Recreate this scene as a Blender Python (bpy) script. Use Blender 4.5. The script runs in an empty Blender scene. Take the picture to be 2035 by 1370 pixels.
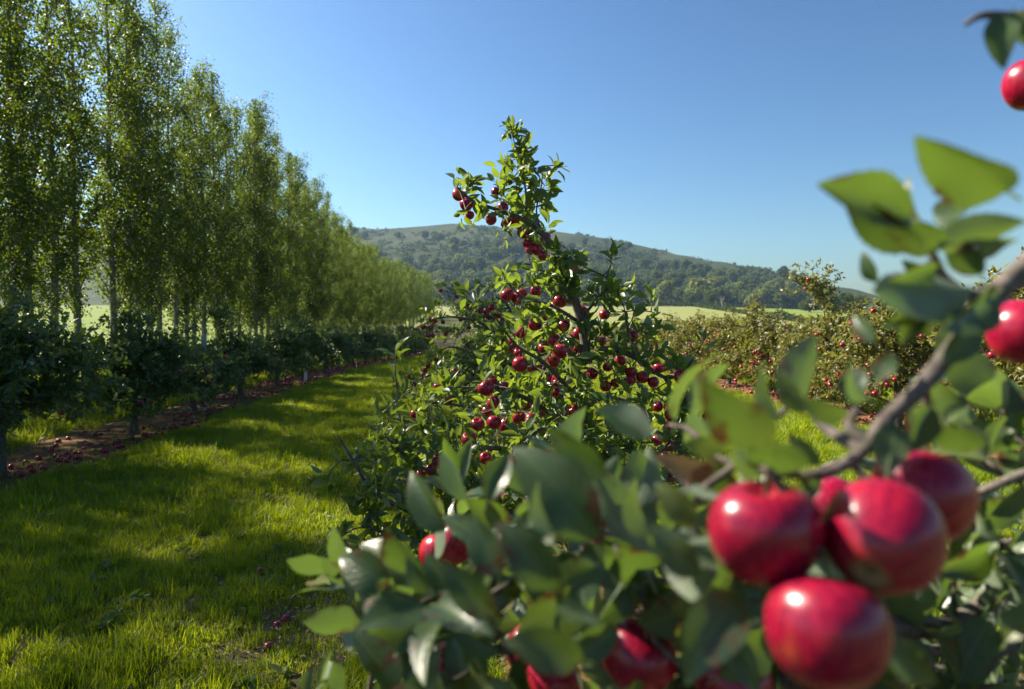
import bpy, math, random
import numpy as np
from mathutils import Vector, Matrix

R = math.radians
rng = np.random.default_rng(11)
random.seed(11)
sc = bpy.context.scene
COL = sc.collection

# ------------------------------------------------------------------ camera
CAM_H = 1.6
FPX = 1340.0                      # focal length in photograph pixels (2035 wide)
PITCH, YAW = 1.92, 2.44           # degrees down / degrees to the right of the rows
cd = bpy.data.cameras.new('camera')
cd.sensor_width = 36.0
cd.lens = FPX / 2035 * 36
cd.clip_start, cd.clip_end = 0.02, 5000
cd.dof.use_dof = True
cd.dof.focus_distance = 3.4
cd.dof.aperture_fstop = 3.7
cam = bpy.data.objects.new('camera', cd)
COL.objects.link(cam)
cam.location = (0, 0, CAM_H)
cam.rotation_euler = (R(90 - PITCH), 0, R(-YAW))
sc.camera = cam
CAM_M = Matrix.Translation((0, 0, CAM_H)) @ cam.rotation_euler.to_matrix().to_4x4()

# ------------------------------------------------------------------ sky, sun, exposure
SUN_AZ, SUN_EL = 62.0, 40.0       # degrees left of the rows, degrees up
w = bpy.data.worlds.new('World'); sc.world = w; w.use_nodes = True
nt = w.node_tree; nt.nodes.clear()
sky = nt.nodes.new('ShaderNodeTexSky'); sky.sky_type = 'NISHITA'; sky.sun_disc = False
sky.sun_elevation = R(SUN_EL); sky.sun_rotation = R(-SUN_AZ)
sky.altitude = 0; sky.air_density = 1.2; sky.dust_density = 1.2; sky.ozone_density = 4.0
bg = nt.nodes.new('ShaderNodeBackground'); bg.inputs['Strength'].default_value = 0.050
out = nt.nodes.new('ShaderNodeOutputWorld')
tint = nt.nodes.new('ShaderNodeMix'); tint.data_type = 'RGBA'; tint.blend_type = 'MULTIPLY'; tint.inputs[0].default_value = 1.0
tint.inputs[7].default_value = (0.89, 1.0, 1.0, 1)      # a clear, slightly cyan autumn sky
gam = nt.nodes.new('ShaderNodeGamma'); gam.inputs[1].default_value = 1.5      # a deeper, more contrasty clear sky all round
sca = nt.nodes.new('ShaderNodeVectorMath'); sca.operation = 'SCALE'; sca.inputs['Scale'].default_value = 1 / 6.0
scb = nt.nodes.new('ShaderNodeVectorMath'); scb.operation = 'SCALE'; scb.inputs['Scale'].default_value = 6.0
nt.links.new(sky.outputs[0], sca.inputs[0]); nt.links.new(sca.outputs[0], gam.inputs[0]); nt.links.new(gam.outputs[0], scb.inputs[0])
nt.links.new(scb.outputs[0], tint.inputs[6]); nt.links.new(tint.outputs[2], bg.inputs[0]); nt.links.new(bg.outputs[0], out.inputs[0])
sl = bpy.data.lights.new('sun', 'SUN'); sl.energy = 5.0; sl.angle = R(0.6); sl.color = (1.0, 0.90, 0.74)
so = bpy.data.objects.new('sun', sl); COL.objects.link(so)
sun_dir = Vector((-math.sin(R(SUN_AZ)) * math.cos(R(SUN_EL)), math.cos(R(SUN_AZ)) * math.cos(R(SUN_EL)), math.sin(R(SUN_EL))))
so.rotation_euler = sun_dir.to_track_quat('Z', 'Y').to_euler()
sc.view_settings.view_transform = 'Standard'
sc.view_settings.look = 'None'
sc.view_settings.exposure = 1.68
sc.view_settings.gamma = 1.0
sc.view_settings.use_curve_mapping = False
sc.cycles.use_denoising = True
sc.cycles.max_bounces = 6
sc.cycles.diffuse_bounces = 3
sc.cycles.glossy_bounces = 2
sc.cycles.transmission_bounces = 4
sc.cycles.volume_bounces = 0
sc.cycles.transparent_max_bounces = 4
sc.cycles.sample_clamp_indirect = 6.0

# ------------------------------------------------------------------ helpers
def P(px, py, d):
    """photograph pixel at distance d along the lens axis -> world point"""
    v = CAM_M @ Vector(((px - 1017.5) / FPX * d, -(py - 685.0) / FPX * d, -d))
    return np.array(v)

def project(p):
    q = CAM_INV @ np.append(p, 1.0)
    return 1017.5 + q[0] / -q[2] * FPX, 685.0 - q[1] / -q[2] * FPX, -q[2]
CAM_INV = np.array(CAM_M.inverted())

def tag(o, label=None, cat=None, group=None, kind=None):
    if label: o['label'] = label
    if cat: o['category'] = cat
    if group: o['group'] = group
    if kind: o['kind'] = kind
    return o

def mesh(name, V, F, mats, smooth=True, uv=None, rnd=None, midx=None):
    """V (n,3); F: list of index arrays (each (m,k))"""
    me = bpy.data.meshes.new(name)
    V = np.asarray(V, dtype=np.float32)
    if not isinstance(F, (list, tuple)): F = [F]
    F = [np.asarray(f, dtype=np.int32) for f in F if len(f)]
    me.vertices.add(len(V)); me.vertices.foreach_set('co', V.ravel())
    loops = np.concatenate([f.ravel() for f in F])
    sizes = np.concatenate([np.full(len(f), f.shape[1], dtype=np.int32) for f in F])
    starts = np.concatenate([[0], np.cumsum(sizes)[:-1]]).astype(np.int32)
    me.loops.add(len(loops)); me.loops.foreach_set('vertex_index', loops)
    me.polygons.add(len(sizes)); me.polygons.foreach_set('loop_start', starts)
    me.polygons.foreach_set('loop_total', sizes)
    if smooth: me.polygons.foreach_set('use_smooth', np.ones(len(sizes), dtype=bool))
    for m in (mats if isinstance(mats, (list, tuple)) else [mats]): me.materials.append(m)
    if midx is not None: me.polygons.foreach_set('material_index', np.asarray(midx, dtype=np.int32))
    me.update(calc_edges=True)
    if uv is not None:
        l = me.uv_layers.new(name='UVMap')
        l.data.foreach_set('uv', np.asarray(uv, dtype=np.float32)[loops].ravel())
    if rnd is not None:
        a = me.attributes.new('rnd', 'FLOAT', 'POINT')
        a.data.foreach_set('value', np.asarray(rnd, dtype=np.float32))
    return me

def obj(name, me, parent=None, loc=None):
    o = bpy.data.objects.new(name, me); COL.objects.link(o)
    if parent is not None: o.parent = parent
    if loc is not None: o.location = loc
    return o

def empty(name, loc=(0, 0, 0)):
    o = bpy.data.objects.new(name, None); COL.objects.link(o); o.location = loc
    o.empty_display_size = 0.2
    return o

def norm(v):
    v = np.asarray(v, dtype=float)
    return v / (np.linalg.norm(v, axis=-1, keepdims=True) + 1e-9)

def smooth_path(pts, rad, per=4):
    pts = np.asarray(pts, float); rad = np.asarray(rad, float)
    n = len(pts)
    if n < 3: per = max(per, 2)
    ext = np.vstack([2 * pts[0] - pts[1], pts, 2 * pts[-1] - pts[-2]])
    op, orr = [], []
    for i in range(n - 1):
        p0, p1, p2, p3 = ext[i], ext[i + 1], ext[i + 2], ext[i + 3]
        for k in range(per):
            t = k / per
            op.append(.5 * ((2 * p1) + (-p0 + p2) * t + (2 * p0 - 5 * p1 + 4 * p2 - p3) * t * t + (-p0 + 3 * p1 - 3 * p2 + p3) * t ** 3))
            orr.append(rad[i] * (1 - t) + rad[i + 1] * t)
    op.append(pts[-1]); orr.append(rad[-1])
    return np.array(op), np.array(orr)

class Tubes:
    def __init__(s): s.V = []; s.F = []; s.T = []; s.n = 0
    def add(s, pts, rad, sides=6, knob=0.0):
        pts = np.asarray(pts, float); rad = np.asarray(rad, float)
        m = len(pts)
        tan = np.gradient(pts, axis=0); tan = norm(tan)
        ref = np.array([0.31, 0.2, 0.93]) if abs(tan[0][2]) < .9 else np.array([1., .1, 0.])
        u = norm(np.cross(tan, ref)); v = np.cross(tan, u)
        a = np.linspace(0, 2 * np.pi, sides, endpoint=False)
        rr = rad[:, None] * (1 + knob * rng.standard_normal((m, sides)))
        ring = pts[:, None, :] + rr[..., None] * (np.cos(a)[None, :, None] * u[:, None, :] + np.sin(a)[None, :, None] * v[:, None, :])
        V = ring.reshape(-1, 3)
        i = np.arange(m - 1)[:, None] * sides; j = np.arange(sides)[None, :]; j2 = (j + 1) % sides
        F = np.stack([i + j, i + j2, i + sides + j2, i + sides + j], -1).reshape(-1, 4) + s.n
        V = np.vstack([V, pts[-1] + tan[-1] * rad[-1] * .6])
        tip = s.n + len(V) - 1
        b = s.n + (m - 1) * sides
        T = np.stack([b + np.arange(sides), b + (np.arange(sides) + 1) % sides, np.full(sides, tip)], -1)
        s.V.append(V); s.F.append(F); s.T.append(T); s.n += len(V)
    def mesh(s, name, mat):
        return mesh(name, np.vstack(s.V), [np.vstack(s.F), np.vstack(s.T)], mat)

# ------------------------------------------------------------------ materials
def new_mat(name):
    m = bpy.data.materials.new(name); m.use_nodes = True
    m.node_tree.nodes.clear()
    return m, m.node_tree

class NB:
    """tiny node-building helper"""
    def __init__(s, t): s.t = t
    def n(s, typ, ins=None, **kw):
        nd = s.t.nodes.new(typ)
        for k, v in kw.items(): setattr(nd, k, v)
        for k, v in (ins or {}).items():
            if hasattr(v, 'is_output'): s.t.links.new(v, nd.inputs[k])
            else: nd.inputs[k].default_value = v
        return nd
    def math(s, op, a, b=0.0, clamp=False):
        return s.n('ShaderNodeMath', {0: a, 1: b}, operation=op, use_clamp=clamp).outputs[0]
    def mix(s, f, a, b, mode='MIX'):
        nd = s.n('ShaderNodeMix', data_type='RGBA', blend_type=mode)
        for k, v in ((0, f), (6, a), (7, b)):
            if hasattr(v, 'is_output'): s.t.links.new(v, nd.inputs[k])
            else: nd.inputs[k].default_value = v if k == 0 else (*v, 1.0)[:4]
        return nd.outputs[2]
    def ramp(s, f, stops, interp='LINEAR'):
        nd = s.n('ShaderNodeValToRGB', {0: f}); cr = nd.color_ramp; cr.interpolation = interp
        while len(cr.elements) < len(stops): cr.elements.new(0.5)
        for e, (p, c) in zip(cr.elements, stops):
            e.position = p; e.color = (*c, 1.0)[:4]
        return nd.outputs[0]
    def noise(s, vec, scale, detail=3.0, rough=.55, dist=0.0):
        ins = {'Scale': scale, 'Detail': detail, 'Roughness': rough, 'Distortion': dist}
        if vec is not None: ins['Vector'] = vec
        return s.n('ShaderNodeTexNoise', ins).outputs[0]
    def smooth(s, x, a, b):
        nd = s.n('ShaderNodeMapRange', {0: x, 1: a, 2: b, 3: 0.0, 4: 1.0}, interpolation_type='SMOOTHSTEP')
        return nd.outputs[0]

def leaf_material(name, cols, trans, tfac=.38, rough=.42, spec=.45, under=None, veins=False, spots=0.0, objk=1.0):
    m, t = new_mat(name); b = NB(t)
    at = b.n('ShaderNodeAttribute', attribute_name='rnd').outputs['Fac']
    oi = b.n('ShaderNodeObjectInfo').outputs['Random']
    r = b.math('FRACT', b.math('ADD', at, b.math('MULTIPLY', oi, objk)))
    k = len(cols)
    base = b.ramp(r, [(i / (k - 1), c) for i, c in enumerate(cols)])
    tcol = b.mix(b.math('MULTIPLY', r, .6), trans, base)
    if not isinstance(trans, tuple): pass
    tc = b.mix(.35, trans, base)
    pos = b.n('ShaderNodeNewGeometry')
    rgh = rough
    nrm = None
    if veins:
        uv = b.n('ShaderNodeUVMap', uv_map='UVMap').outputs[0]
        sp = b.n('ShaderNodeSeparateXYZ', {0: uv})
        u, v = sp.outputs[0], sp.outputs[1]
        av = b.math('ABSOLUTE', b.math('SUBTRACT', v, .5))
        mid = b.math('SUBTRACT', 1.0, b.smooth(av, .008, .035))
        ph = b.math('MULTIPLY', b.math('SUBTRACT', u, b.math('MULTIPLY', av, .55)), 9.0)
        fr = b.math('ABSOLUTE', b.math('SUBTRACT', b.math('FRACT', ph), .5))
        sv = b.math('SUBTRACT', 1.0, b.smooth(fr, .015, .09))
        vv = b.math('MAXIMUM', mid, b.math('MULTIPLY', sv, .45))
        nz = b.noise(pos.outputs['Position'], 60.0, 3.0)
        base = b.mix(b.math('MULTIPLY', vv, .45), base, (.20, .26, .09))
        base = b.mix(b.math('MULTIPLY', b.smooth(nz, .35, .75), .30), base, (.12, .17, .035))
        tc = b.mix(b.math('MULTIPLY', vv, .5), tc, (.16, .2, .02))
        nrm = b.n('ShaderNodeBump', {'Strength': .35, 'Distance': .0012, 'Height': b.math('SUBTRACT', b.math('MULTIPLY', nz, .5), vv)}).outputs[0]
        if spots:
            n2 = b.noise(pos.outputs['Position'], 38.0, 4.0, .6)
            n3 = b.math('ADD', n2, b.math('MULTIPLY', av, .30))
            sf = b.smooth(n3, .70 - spots * .1, .78)
            base = b.mix(sf, base, (.10, .045, .02)); tc = b.mix(sf, tc, (.09, .03, .008))
    else:
        nz = b.noise(pos.outputs['Position'], 3.0, 2.0)
        base = b.mix(b.math('MULTIPLY', b.smooth(nz, .4, .7), .25), base, (.10, .13, .025))
    if under:
        base = b.mix(b.math('MULTIPLY', pos.outputs['Backfacing'], .75), base, under)
    ins = {'Base Color': base, 'Roughness': rgh, 'Specular IOR Level': spec}
    if nrm is not None: ins['Normal'] = nrm
    pr = b.n('ShaderNodeBsdfPrincipled', ins)
    tr = b.n('ShaderNodeBsdfTranslucent', {'Color': tc})
    mx = b.n('ShaderNodeMixShader', {0: tfac, 1: pr.outputs[0], 2: tr.outputs[0]})
    o = b.n('ShaderNodeOutputMaterial'); t.links.new(mx.outputs[0], o.inputs[0])
    return m

M_leaf_near = leaf_material('apple_leaf_near', [(.026, .054, .026), (.036, .070, .028), (.050, .086, .030), (.032, .062, .034), (.085, .10, .020)],
                            (.24, .40, .03), .29, .34, .5, under=(.22, .27, .19), veins=True, spots=.8)
M_leaf_mid = leaf_material('apple_leaf', [(.036, .080, .024), (.054, .108, .026), (.074, .130, .030), (.046, .092, .032), (.105, .145, .022)],
                           (.36, .48, .02), .40, .36, .5, under=(.13, .18, .10))
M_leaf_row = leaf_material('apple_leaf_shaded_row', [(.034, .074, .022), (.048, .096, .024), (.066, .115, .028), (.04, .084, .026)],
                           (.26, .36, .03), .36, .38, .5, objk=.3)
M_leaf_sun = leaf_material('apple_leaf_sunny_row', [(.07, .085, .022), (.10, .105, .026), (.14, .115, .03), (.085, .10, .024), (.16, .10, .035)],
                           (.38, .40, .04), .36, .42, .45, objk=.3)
M_leaf_poplar = leaf_material('poplar_leaf', [(.030, .062, .012), (.042, .080, .014), (.060, .10, .016), (.036, .07, .014), (.10, .11, .014)],
                              (.27, .37, .010), .40, .48, .22, objk=.25)
M_leaf_wood = leaf_material('woodland_leaf', [(.022, .044, .012), (.036, .062, .014), (.060, .084, .018), (.028, .050, .014)],
                            (.18, .24, .03), .25, .7, .15, objk=.7)
M_leaf_lime = leaf_material('pale_crown_leaf', [(.10, .13, .03), (.14, .16, .035), (.17, .17, .04)], (.3, .34, .04), .25, .7, .15, objk=.3)
M_leaf_scrub = leaf_material('scrub_leaf', [(.018, .034, .012), (.030, .050, .014), (.048, .064, .018)], (.09, .13, .02), .2, .8, .1, objk=.3)
M_dead_leaf = leaf_material('withered_leaf', [(.20, .14, .075), (.16, .09, .045), (.26, .20, .12)], (.3, .16, .05), .2, .7, .2, veins=True)

def bark(name, c1, c2, scale, zs=.3, bump=.5, moss=None, dist=.004):
    m, t = new_mat(name); b = NB(t)
    tc = b.n('ShaderNodeTexCoord').outputs['Object']
    mp = b.n('ShaderNodeMapping', {'Vector': tc, 'Scale': (1, 1, zs)}).outputs[0]
    n1 = b.noise(mp, scale, 6.0, .65); n2 = b.noise(tc, scale * .25, 3.0)
    col = b.mix(b.smooth(n1, .3, .7), c1, c2)
    if moss: col = b.mix(b.math('MULTIPLY', b.smooth(n2, .5, .7), .6), col, moss)
    bp = b.n('ShaderNodeBump', {'Strength': bump, 'Distance': dist, 'Height': n1}).outputs[0]
    pr = b.n('ShaderNodeBsdfPrincipled', {'Base Color': col, 'Roughness': .85, 'Specular IOR Level': .2, 'Normal': bp})
    o = b.n('ShaderNodeOutputMaterial'); t.links.new(pr.outputs[0], o.inputs[0])
    return m
M_bark = bark('apple_bark', (.045, .036, .030), (.16, .135, .11), 90, .4, .6, (.09, .10, .06))
M_bark_near = bark('apple_twig_bark', (.06, .048, .042), (.19, .16, .14), 160, .6, .7, (.10, .10, .075), .0012)
M_bark_pop = bark('poplar_bark', (.10, .095, .07), (.30, .28, .22), 22, .12, .8, (.14, .15, .08), .02)
M_stake = bark('weathered_stake', (.22, .20, .17), (.42, .40, .36), 40, .06, .4, (.25, .26, .2))

def apple_material(name='apple_skin', rot=0.0):
    m, t = new_mat(name); b = NB(t)
    tc = b.n('ShaderNodeTexCoord').outputs['Object']
    oi = b.n('ShaderNodeObjectInfo').outputs['Random']
    off = b.n('ShaderNodeCombineXYZ', {0: b.math('MULTIPLY', oi, 37.0), 1: b.math('MULTIPLY', oi, 91.0), 2: 0.0}).outputs[0]
    vec = b.n('ShaderNodeVectorMath', {0: tc, 1: off}, operation='ADD').outputs[0]
    mp = b.n('ShaderNodeMapping', {'Vector': vec, 'Scale': (1, 1, .22)}).outputs[0]
    st = b.noise(mp, 14.0, 4.0, .65)
    big = b.noise(vec, 1.3, 2.0)
    z = b.n('ShaderNodeSeparateXYZ', {0: tc}).outputs[2]
    red = b.mix(b.smooth(st, .35, .7), (.19, .002, .024), (.33, .006, .027))
    red = b.mix(b.math('MULTIPLY', b.smooth(big, .5, .75), .35), red, (.50, .03, .02))
    low = b.math('SUBTRACT', 1.0, b.smooth(b.math('ADD', z, b.math('MULTIPLY', st, .25)), -.36, -.14))
    red = b.mix(b.math('MULTIPLY', low, .10), red, (.42, .20, .035))
    xy = b.n('ShaderNodeVectorMath', {0: tc, 1: (1, 1, 0)}, operation='MULTIPLY').outputs[0]
    rad = b.n('ShaderNodeVectorMath', {0: xy}, operation='LENGTH').outputs['Value']
    ring = b.math('MULTIPLY', b.math('SUBTRACT', 1.0, b.smooth(b.math('ADD', rad, b.math('MULTIPLY', st, .12)), .13, .27)), b.math('LESS_THAN', z, -.2))
    red = b.mix(b.math('MULTIPLY', ring, .8), red, (.30, .24, .09))
    shy = b.smooth(b.math('ADD', b.math('MULTIPLY', big, .8), b.math('MULTIPLY', oi, .28)), .66, .82)
    red = b.mix(b.math('MULTIPLY', shy, .6), red, (.55, .16, .025))
    dots = b.n('ShaderNodeTexVoronoi', {'Vector': vec, 'Scale': 15.0}).outputs['Distance']
    df = b.math('SUBTRACT', 1.0, b.smooth(dots, .03, .09))
    red = b.mix(b.math('MULTIPLY', df, .28), red, (.55, .22, .14))
    if rot:
        rt = b.smooth(b.math('ADD', b.noise(vec, 2.2, 3.0), b.math('MULTIPLY', oi, .25)), .64, .72)
        red = b.mix(b.math('MULTIPLY', rt, rot), red, (.11, .045, .018))
    rg = b.math('ADD', .20, b.math('MULTIPLY', st, .14))
    pr = b.n('ShaderNodeBsdfPrincipled', {'Base Color': red, 'Roughness': rg, 'Specular IOR Level': .5,
             'Subsurface Weight': .06, 'Subsurface Radius': (.6, .15, .08), 'Subsurface Scale': .12,
             'Sheen Weight': .0, 'Sheen Roughness': .4, 'Sheen Tint': (.75, .7, 1.0, 1)})
    o = b.n('ShaderNodeOutputMaterial'); t.links.new(pr.outputs[0], o.inputs[0])
    return m
M_apple = apple_material()
M_windfall = apple_material('windfall_skin', .5)

def plain(name, c1, c2, scale, rough=.8):
    m, t = new_mat(name); b = NB(t)
    tc = b.n('ShaderNodeTexCoord').outputs['Object']
    col = b.mix(b.smooth(b.noise(tc, scale, 4.0), .35, .65), c1, c2)
    pr = b.n('ShaderNodeBsdfPrincipled', {'Base Color': col, 'Roughness': rough, 'Specular IOR Level': .3})
    o = b.n('ShaderNodeOutputMaterial'); t.links.new(pr.outputs[0], o.inputs[0])
    return m
M_stem = plain('apple_stem', (.07, .05, .025), (.14, .10, .04), 60)
M_calyx = plain('apple_calyx', (.05, .045, .03), (.12, .10, .06), 8)

def grass_material():
    m, t = new_mat('grass_blade'); b = NB(t)
    at = b.n('ShaderNodeAttribute', attribute_name='rnd').outputs['Fac']
    oi = b.n('ShaderNodeObjectInfo').outputs['Random']
    pos = b.n('ShaderNodeNewGeometry').outputs['Position']
    big = b.noise(pos, .9, 3.0)
    r = b.math('FRACT', b.math('ADD', at, oi))
    base = b.ramp(r, [(0, (.048, .125, .007)), (.4, (.082, .18, .005)), (.75, (.122, .218, .007)), (.92, (.18, .22, .02)), (1, (.32, .27, .10))])
    base = b.mix(b.math('MULTIPLY', b.smooth(big, .4, .65), .35), base, (.12, .19, .012))
    tc = b.mix(.3, (.52, .58, .003), base)
    pr = b.n('ShaderNodeBsdfPrincipled', {'Base Color': base, 'Roughness': .45, 'Specular IOR Level': .3})
    tr = b.n('ShaderNodeBsdfTranslucent', {'Color': tc})
    mx = b.n('ShaderNodeMixShader', {0: .48, 1: pr.outputs[0], 2: tr.outputs[0]})
    o = b.n('ShaderNodeOutputMaterial'); t.links.new(mx.outputs[0], o.inputs[0])
    return m
M_grass = grass_material()

def ground_material(name, a, bcol, c, s1, s2, bump=.03, rough=.95):
    m, t = new_mat(name); b = NB(t)
    pos = b.n('ShaderNodeNewGeometry').outputs['Position']
    n1 = b.noise(pos, s1, 6.0, .65); n2 = b.noise(pos, s2, 4.0, .6)
    col = b.mix(b.smooth(n1, .35, .65), a, bcol)
    col = b.mix(b.smooth(n2, .45, .7), col, c)
    bp = b.n('ShaderNodeBump', {'Strength': .8, 'Distance': bump, 'Height': b.math('ADD', n1, b.math('MULTIPLY', b.noise(pos, s1 * 5, 3.0), .4))}).outputs[0]
    pr = b.n('ShaderNodeBsdfPrincipled', {'Base Color': col, 'Roughness': rough, 'Specular IOR Level': .1, 'Normal': bp})
    o = b.n('ShaderNodeOutputMaterial'); t.links.new(pr.outputs[0], o.inputs[0])
    return m
M_turf = ground_material('turf_thatch', (.075, .065, .030), (.13, .105, .052), (.085, .085, .030), 16.0, 1.3, .03)
M_soil = ground_material('bare_soil', (.10, .058, .026), (.19, .115, .045), (.14, .085, .04), 14.0, 2.5, .02)
M_tanfield = ground_material('stubble_field', (.165, .18, .060), (.195, .195, .068), (.14, .185, .045), .25, .03, .02)
M_greenfield = ground_material('green_field', (.11, .16, .03), (.14, .18, .035), (.16, .18, .05), .2, .03, .02)
M_hill = ground_material('hill_rough_grass', (.022, .034, .011), (.040, .048, .014), (.014, .026, .009), .05, .013, .5)

# ------------------------------------------------------------------ terrain
_gy = np.array([-200, 0, 12, 20, 30, 46, 70, 100, 160, 350, 430, 3000.])
_gz = np.array([0, 0, 0, -.04, -.28, -.80, -1.10, -.6, 2.0, 9.5, 12.0, 12.0])
def g(X, Y):
    X = np.asarray(X, float); Y = np.asarray(Y, float)
    z = np.interp(Y, _gy, _gz)
    z2 = np.interp(Y + 3, _gy, _gz); z3 = np.interp(Y - 3, _gy, _gz)
    z = (z + z2 + z3) / 3
    fade = np.clip((X - 120) / 200, 0, 1) * np.clip((Y - 100) / 250, 0, 1)
    z = z - fade * 6.0
    z = z + .018 * np.sin(X * 1.7 + .6 * np.sin(Y * .8)) * np.sin(Y * 1.1 + X * .35) + .010 * np.sin(X * 4.3 + Y * 2.9)
    return z

def grid_mesh(name, xs, ys, zf, mat):
    X, Y = np.meshgrid(xs, ys)
    V = np.stack([X, Y, zf(X, Y)], -1).reshape(-1, 3)
    nx, ny = len(xs), len(ys)
    i = np.arange(ny - 1)[:, None] * nx + np.arange(nx - 1)[None, :]
    F = np.stack([i, i + 1, i + nx + 1, i + nx], -1).reshape(-1, 4)
    return mesh(name, V, F, mat)

xs = np.concatenate([np.arange(-1500, -200, 60), np.arange(-200, -30, 8), np.arange(-30, -9, 1.5), np.arange(-9, 9, .3), np.arange(9, 40, 1.5), np.arange(40, 240, 8), np.arange(240, 1501, 60)])
ys = np.concatenate([np.arange(-120, -6, 12), np.arange(-6, 2, .8), np.arange(2, 20, .3), np.arange(20, 60, .8), np.arange(60, 160, 4), np.arange(160, 431, 9), [430.0]])
tag(obj('ground', grid_mesh('ground', xs, ys, g, M_turf)), kind='structure')

_rp = np.array([[-3000, 470], [100, 452], [640, 458], [680, 453], [760, 452], [840, 446], [900, 440], [960, 444], [1040, 452], [1120, 458], [1200, 467], [1300, 488], [1400, 522],
                [1480, 551], [1540, 572], [1600, 592], [1660, 606], [1720, 620], [1800, 634], [2100, 645], [4000, 650]])
RIDGE_Y = 900.0
def ridge(X):
    px = 960 + X / RIDGE_Y * FPX
    return CAM_H + (640 - np.interp(px, _rp[:, 0], _rp[:, 1])) * RIDGE_Y / FPX - 4
def hill_z(X, Y):
    base = g(X, np.full_like(X, 430.0))
    t = np.clip((Y - 430) / (RIDGE_Y - 430), 0, 1)
    s = t * .62 + .38 * t * t * (3 - 2 * t)
    s = np.where(Y > RIDGE_Y, 1 - .12 * np.clip((Y - RIDGE_Y) / 500, 0, 1), s)
    und = 5 * np.sin(X * .021 + 1.3 * np.sin(Y * .011)) + 3 * np.sin(X * .05 + Y * .018) + 1.2 * np.sin(X * .13 - Y * .07)
    r = np.maximum(ridge(X), base + .3)
    return base + (r - base) * s + und * np.sin(np.pi * np.clip(t, 0, 1)) * np.clip((r - base) / 60, 0, 1)
hx = np.concatenate([np.arange(-1500, -420, 40), np.arange(-420, 620, 9), np.arange(620, 1501, 40)])
hy = np.concatenate([np.arange(430, 930, 9), np.arange(930, 1501, 50)])
tag(obj('hill', grid_mesh('hill', hx, hy, hill_z, M_hill)), kind='structure')

def sheet(name, poly, mat, lift=.06, n=26):
    """field laid over the land: poly is four corners (X,Y)"""
    a, b_, c, d = [np.array(p, float) for p in poly]
    u = np.linspace(0, 1, n)[None, :, None]; v = np.linspace(0, 1, n)[:, None, None]
    Q = (a * (1 - u) + b_ * u) * (1 - v) + (d * (1 - u) + c * u) * v
    X, Y = Q[..., 0], Q[..., 1]
    V = np.stack([X, Y, g(X, Y) + lift], -1).reshape(-1, 3)
    i = np.arange(n - 1)[:, None] * n + np.arange(n - 1)[None, :]
    F = np.stack([i, i + 1, i + n + 1, i + n], -1).reshape(-1, 4)
    return tag(obj(name, mesh(name, V, F, mat)), kind='structure')
sheet('stubble_field', [(-40, 112), (62, 112), (110, 350), (-60, 350)], M_tanfield, .10)
sheet('green_field', [(66, 112), (230, 112), (420, 400), (116, 400)], M_greenfield, .10)
sheet('meadow', [(-260, 20), (-16, 20), (-30, 400), (-500, 400)], M_greenfield, .06, 60)

# soil strips beneath the rows
ROW_L, ROW_C, ROW_R, ROW_R2, ROW_R3 = -5.1, 0.42, 6.2, 11.9, 17.6
def soil(name, xa, xb, y0, y1, amp=.10, seed=0):
    yy = np.concatenate([np.arange(y0, min(30, y1), .16), np.arange(min(30, y1), y1 + .1, .6)])
    k = 9
    rs = np.random.default_rng(seed)
    def wob(y):
        return sum(amp * a * np.sin(y * f + p) for a, f, p in zip((.6, .4, .3, .25), (.7, 1.9, 4.3, 9.1), rs.uniform(0, 6, 4)))
    L = xa + wob(yy); Rr = xb + wob(yy)
    t = np.linspace(0, 1, k)[None, :]
    X = L[:, None] * (1 - t) + Rr[:, None] * t; Y = np.repeat(yy[:, None], k, 1)
    Z = g(X, Y) + .012 + .02 * np.sin(np.pi * t) * (1 + .5 * np.sin(Y * 3.1 + X * 5)) + rs.normal(0, .004, X.shape)
    Z[:, 0] -= .03; Z[:, -1] -= .03
    V = np.stack([X, Y, Z], -1).reshape(-1, 3); n = k
    i = np.arange(len(yy) - 1)[:, None] * n + np.arange(n - 1)[None, :]
    F = np.stack([i, i + 1, i + n + 1, i + n], -1).reshape(-1, 4)
    tag(obj(name, mesh(name, V, F, M_soil)), kind='structure')
soil('soil_strip', -5.95, -4.42, 3.0, 62, seed=1)
soil('soil_strip', 0.0, 1.05, 1.2, 45, seed=2)
soil('soil_strip', 5.55, 6.95, 4, 50, seed=3)
soil('soil_strip', 11.2, 12.5, 6, 50, seed=4)

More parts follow.
